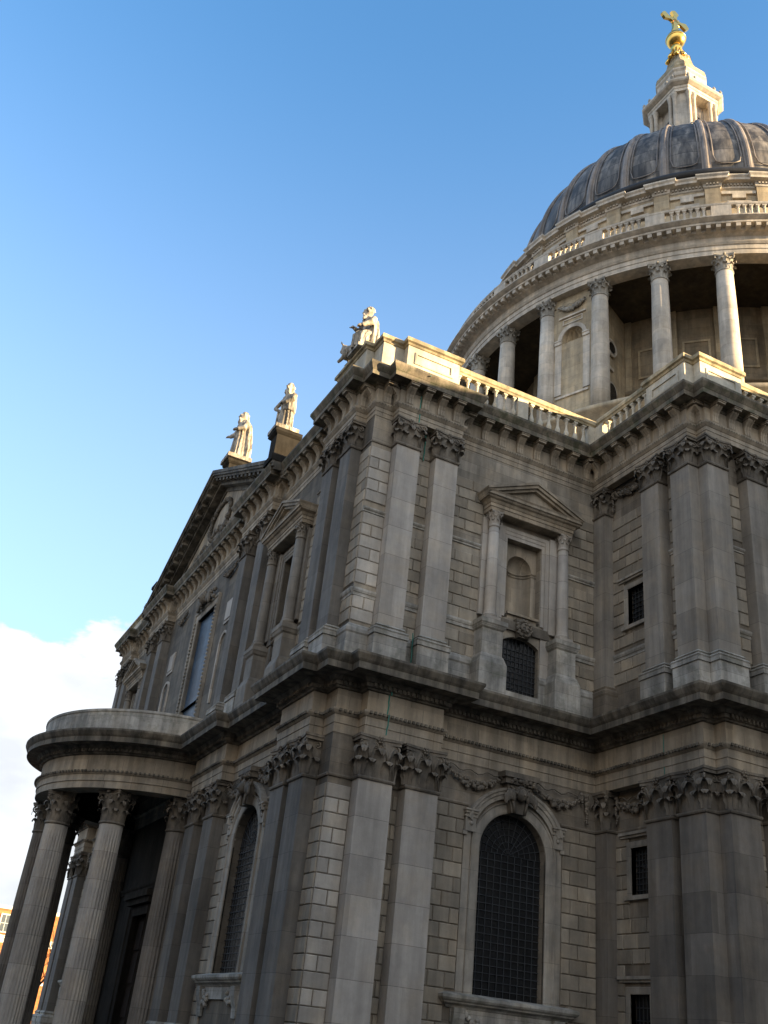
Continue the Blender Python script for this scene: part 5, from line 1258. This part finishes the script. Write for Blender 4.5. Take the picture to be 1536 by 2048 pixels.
def statue(loc, which, k, rot, label):
    root = empty('statue', loc); tag(root, label, 'statue', 'stone saints along the roof line')
    mb = MB()
    if which == 'cloak':      # standing, long cloak falling behind, arm low in front
        robe(mb, [(0.02, 0, 0, .30, .28, 1), (.25, 0, 0, .29, .27, 1), (.7, 0, .02, .27, .25, .9), (1.0, 0, .02, .25, .23, .7), (1.25, 0, .02, .25, .21, .5), (1.42, 0, .01, .26, .19, .4), (1.5, 0, 0, .18, .14, .3), (1.56, 0, -.01, .09, .09, .1), (1.62, 0, -.02, .075, .08, 0)], 13, .05, 3)
        robe(mb, [(.02, .1, .16, .30, .20, 1), (.5, .1, .17, .30, .20, 1), (1.0, .08, .15, .29, .19, .8), (1.35, .05, .10, .29, .18, .6), (1.55, .02, .05, .2, .14, .4), (1.66, 0, .07, .14, .11, .3)], 9, .06, 5)
        head(mb, (0, -.03, 1.76), .92, -.35)
        mb.tube([(-.24, .0, 1.42), (-.32, -.06, 1.15), (-.28, -.26, .95)], [.11, .10, .07], 10); hand(mb, (-.28, -.27, .94), (-.15, -.9, -.25), 1.0)
        mb.tube([(.24, .0, 1.42), (.30, -.10, 1.18), (.14, -.27, 1.12)], [.11, .10, .07], 10); hand(mb, (.14, -.28, 1.12), (-.8, -.3, .1), 1.0)
        for x in (-.09, .1): mb.tube([(x, -.15, .05), (x, -.36, .035)], [.06, .045], 8)
    elif which == 'akimbo':   # one hand on the hip, other holding a book at the chest
        robe(mb, [(0.02, 0, 0, .28, .25, 1), (.3, 0, 0, .27, .24, 1), (.7, 0, 0, .26, .23, .9), (.95, 0, 0, .25, .21, .7), (1.05, 0, 0, .27, .21, .5), (1.25, 0, .01, .27, .2, .4), (1.42, 0, .01, .28, .19, .4), (1.52, 0, 0, .17, .13, .2), (1.58, 0, -.01, .08, .085, 0), (1.64, 0, -.02, .075, .08, 0)], 12, .06, 8)
        robe(mb, [(.75, .10, -.02, .24, .24, .6), (.95, .08, -.02, .25, .24, .9), (1.15, .06, .0, .25, .22, .6), (1.45, .09, .02, .20, .17, .3)], 8, .06, 2)
        head(mb, (0, -.03, 1.79), 1.0, .35)
        mb.tube([(-.26, .0, 1.42), (-.42, -.04, 1.30), (-.62, -.06, 1.16)], [.09, .075, .065], 10); mb.tube([(-.62, -.06, 1.16), (-.46, -.12, 1.02), (-.3, -.16, .92)], [.068, .06, .05], 10); hand(mb, (-.31, -.16, .93), (.7, -.2, -.4), .9)
        mb.tube([(.28, .0, 1.42), (.36, -.10, 1.18), (.16, -.27, 1.04)], [.11, .10, .07], 10); hand(mb, (.17, -.26, 1.05), (-.8, -.35, .05), 1.2)
        mb.tube([(-.34, -.1, .95), (-.3, -.14, .4), (-.26, -.16, .05)], [.05, .05, .06], 8)
        for x in (-.09, .1): mb.tube([(x, -.14, .05), (x, -.34, .035)], [.06, .045], 8)
    else:                     # seated, bearded, turned aside, beast at his feet
        robe(mb, [(0.0, 0, -.22, .33, .26, 1), (.3, 0, -.22, .32, .25, 1), (.55, 0, -.12, .33, .36, .8), (.68, 0, -.02, .31, .36, .6), (.8, 0, .12, .29, .24, .4), (1.1, 0, .10, .29, .21, .5), (1.3, 0, .07, .30, .19, .4), (1.42, 0, .04, .18, .13, .2), (1.5, 0, .02, .085, .09, 0), (1.56, 0, 0, .075, .08, 0)], 10, .07, 4)
        robe(mb, [(.1, .14, .1, .26, .26, 1), (.7, .12, .14, .28, .22, .9), (1.2, .1, .13, .26, .18, .6), (1.4, .06, .09, .16, .12, .3)], 9, .08, 6)
        head(mb, (0, -.03, 1.68), 1.0, -.7)
        mb.tube([(-.27, .05, 1.3), (-.36, -.12, 1.02), (-.2, -.4, .92)], [.11, .10, .07], 10); hand(mb, (-.2, -.41, .92), (.3, -.8, -.2), 1.1)
        mb.tube([(.27, .05, 1.3), (.36, -.1, 1.04), (.2, -.36, .86)], [.12, .11, .08], 10); hand(mb, (.2, -.37, .86), (-.5, -.7, -.2), 1.1)
    scaled(mb, k, rot)
    f = finish(mb, 'figure', MST, root, .022*k)
    mb = MB(); s = .42*k; mb.box(-s, s, -s, s, -.20*k/1.6, .02*k); mb.frustum(-s*.9, s*.9, -s*.9, s*.9, .02*k, .05*k, .02); part('plinth', mb, MST, root)
    if which == 'seated':     # crouching beast beside him
        b = MB()
        b.blob((-.62, -.05, .34), (.42, .22, .26), .06, 14, 10); b.blob((-.9, -.08, .40), (.24, .2, .26), .06, 12, 8); b.blob((-1.02, -.12, .62), (.14, .15, .16), .05, 12, 8); b.blob((-1.12, -.16, .55), (.10, .09, .09), .05, 10, 8)
        for sx in (-1, 1): b.tube([(-1.0, -.12+sx*.12, .72), (-1.02, -.12+sx*.2, .80), (-1.0, -.12+sx*.2, .88)], [.04, .035, .015], 6)
        for q in range(22): b.blob((-.85+random.uniform(-.15, .12), -.08+random.uniform(-.2, .2), .52+random.uniform(-.15, .15)), .07, .3, 6, 4)
        for sx in (-1, 1): b.tube([(-.9, sx*.14-.05, .3), (-.98, sx*.16-.08, .12), (-1.15, sx*.16-.1, .06)], [.09, .07, .06], 8); b.tube([(-.4, sx*.2-.05, .3), (-.35, sx*.24-.05, .12), (-.52, sx*.24-.1, .06)], [.13, .09, .06], 8)
        b.tube([(-.25, -.05, .4), (-.1, -.2, .2), (-.2, -.3, .08)], [.04, .035, .03], 6)
        scaled(b, k, rot); finish(b, 'crouching_beast', MST, root, .032*k)
    return root
statue((.18, MIDY, 31.28), 'cloak', 1.72, NORTH+.25, 'robed stone saint in a long falling cloak, standing on the tip of the pediment')
statue((-.62, 9.3, 27.0), 'akimbo', 1.38, NORTH+.35, 'bearded stone saint with one elbow stuck out, standing at the foot of the pediment')
statue((-.05, 1.75, 27.1), 'seated', 1.25, NORTH+.2, 'seated stone saint with a beast beside him, above the near corner of the parapet')

# ---- ground and what lies beyond
mb = MB(); mb.add([(-900, -900, 0), (900, -900, 0), (900, 900, 0), (-900, 900, 0)], [(0, 1, 2, 3)]); tag(part('ground', mb, MGR), kind='structure')
def brick_house(x0, x1, y0, y1, h, label, rows, cols):
    r = empty('brick_building', (x0, y0, 0)); tag(r, label, 'building')
    w = x1-x0; mb = MB(); mb.box(0, w, 0, y1-y0, 0, h); part('wall', mb, MBR, r)
    mb = MB()
    for z0, z1, o in ((h-.35, h+.05, .18), (h*.72, h*.72+.35, .25), (h*.72-.5, h*.72, .06), (h*.36, h*.36+.3, .15)): mb.box(-o, w+o, -o, y1-y0+o, z0, z1)
    part('stone_band', mb, MWT, r)
    fr = MB(); fr.box(-.65, .65, -.12, .02, -.1, 2.1); fr2 = MB()
    fr2.box(-.5, .5, -.14, -.11, .05, 1.95); me_f = fr.mesh('window', MWT); me_g = fr2.mesh('pane', MPW)
    gb2 = MB(); gb2.box(-.03, .03, -.17, -.13, .05, 1.95); gb2.box(-.5, .5, -.17, -.13, .97, 1.03); me_b = gb2.mesh('glazing_bar', MWT)
    for i in range(cols):
        for z in rows:
            o = put('window', me_f, r, ((i+.5)*w/cols, 0, z)); put('pane', me_g, o); put('glazing_bar', me_b, o)
    d = y1-y0; n = max(1, int(d/3))
    for i in range(n):
        for z in rows:
            o = put('window', me_f, r, (0, (i+.5)*d/n, z), NORTH); put('pane', me_g, o); put('glazing_bar', me_b, o)
    return r
brick_house(-9.0, 23.0, 112, 126, 13.2, 'sunlit orange brick building with pale stone bands and white windows beyond the portico', (1.2, 5.2, 10.2), 12)
# unseen buildings added outside the frame to shade the lower walls
def added_shade_block(x0, y0, w, d, h, label, face_rz):
    r = empty('added_shade_building', (x0, y0, 0)); tag(r, label, 'building')
    mb = MB(); mb.box(0, w, 0, d, 0, h); part('wall', mb, MSB, r)
    mb = MB()
    for z in (4.2, h-1.2): mb.box(-.25, w+.25, -.25, d+.25, z, z+.45)
    part('stone_band', mb, MW, r)
    wn = MB()
    for z in [5.6+3.6*i for i in range(int((h-7)/3.6)+1)]:
        for t in [2+3.2*i for i in range(int(w/3.2))]: wn.box(t-.7, t+.7, -.06, .02, z, z+2.1); wn.box(t-.7, t+.7, d-.02, d+.06, z, z+2.1)
        for t in [2+3.2*i for i in range(int(d/3.2))]: wn.box(w-.02, w+.06, t-.7, t+.7, z, z+2.1)
    part('windows', wn, MPW, r)
    return r
MSB = mat('dark_stock_brick', (0.10, 0.08, 0.065), var=.2, streak=.2, joints=.4, jh=.3)
added_shade_block(-58, -60, 20, 84, 27, 'unseen dark brick building added off the left side to shade the north face', 0)
added_shade_block(-38, -86, 52, 16, 17, 'unseen dark brick building added behind the camera to shade the lower walls', 0)
def tree(loc, h, seed, label):
    rnd = random.Random(seed); r = empty('bare_tree', loc); tag(r, label, 'tree', 'bare trees beyond the portico')
    tr = MB(); br = MB()
    def grow(p, d, l, rad, lev):
        pts = [p]; q = p
        for i in range(4):
            d = (d+Vector((rnd.uniform(-.22, .22), rnd.uniform(-.22, .22), rnd.uniform(-.05, .12)))).normalized(); q = q+d*l/4; pts.append(q)
        (tr if lev == 0 else br).tube(pts, [rad*(1-.5*i/4) for i in range(5)], 6 if lev < 2 else 4)
        if lev >= 5: return
        for k in range(4 if lev == 0 else 3):
            i = rnd.choice((2, 3, 4)) if lev else rnd.choice((3, 4, 4))
            a = rnd.uniform(0, 2*pi); s = Vector((cos(a), sin(a), rnd.uniform(.1, .8)))
            grow(pts[i], (d*.75+s*.75).normalized(), l*rnd.uniform(.62, .78), rad*.5, lev+1)
    grow(Vector((0, 0, 0)), Vector((0, 0, 1)), h*.34, h*.02, 0)
    part('trunk', tr, MBK, r); part('branches', br, MBK, r)
tree((2.2, 56, 0), 9.5, 4, 'leafless tree with fine twigs showing left of the portico columns')
tree((7.5, 66, 0), 10.5, 9, 'leafless tree seen through the gap between the portico columns')
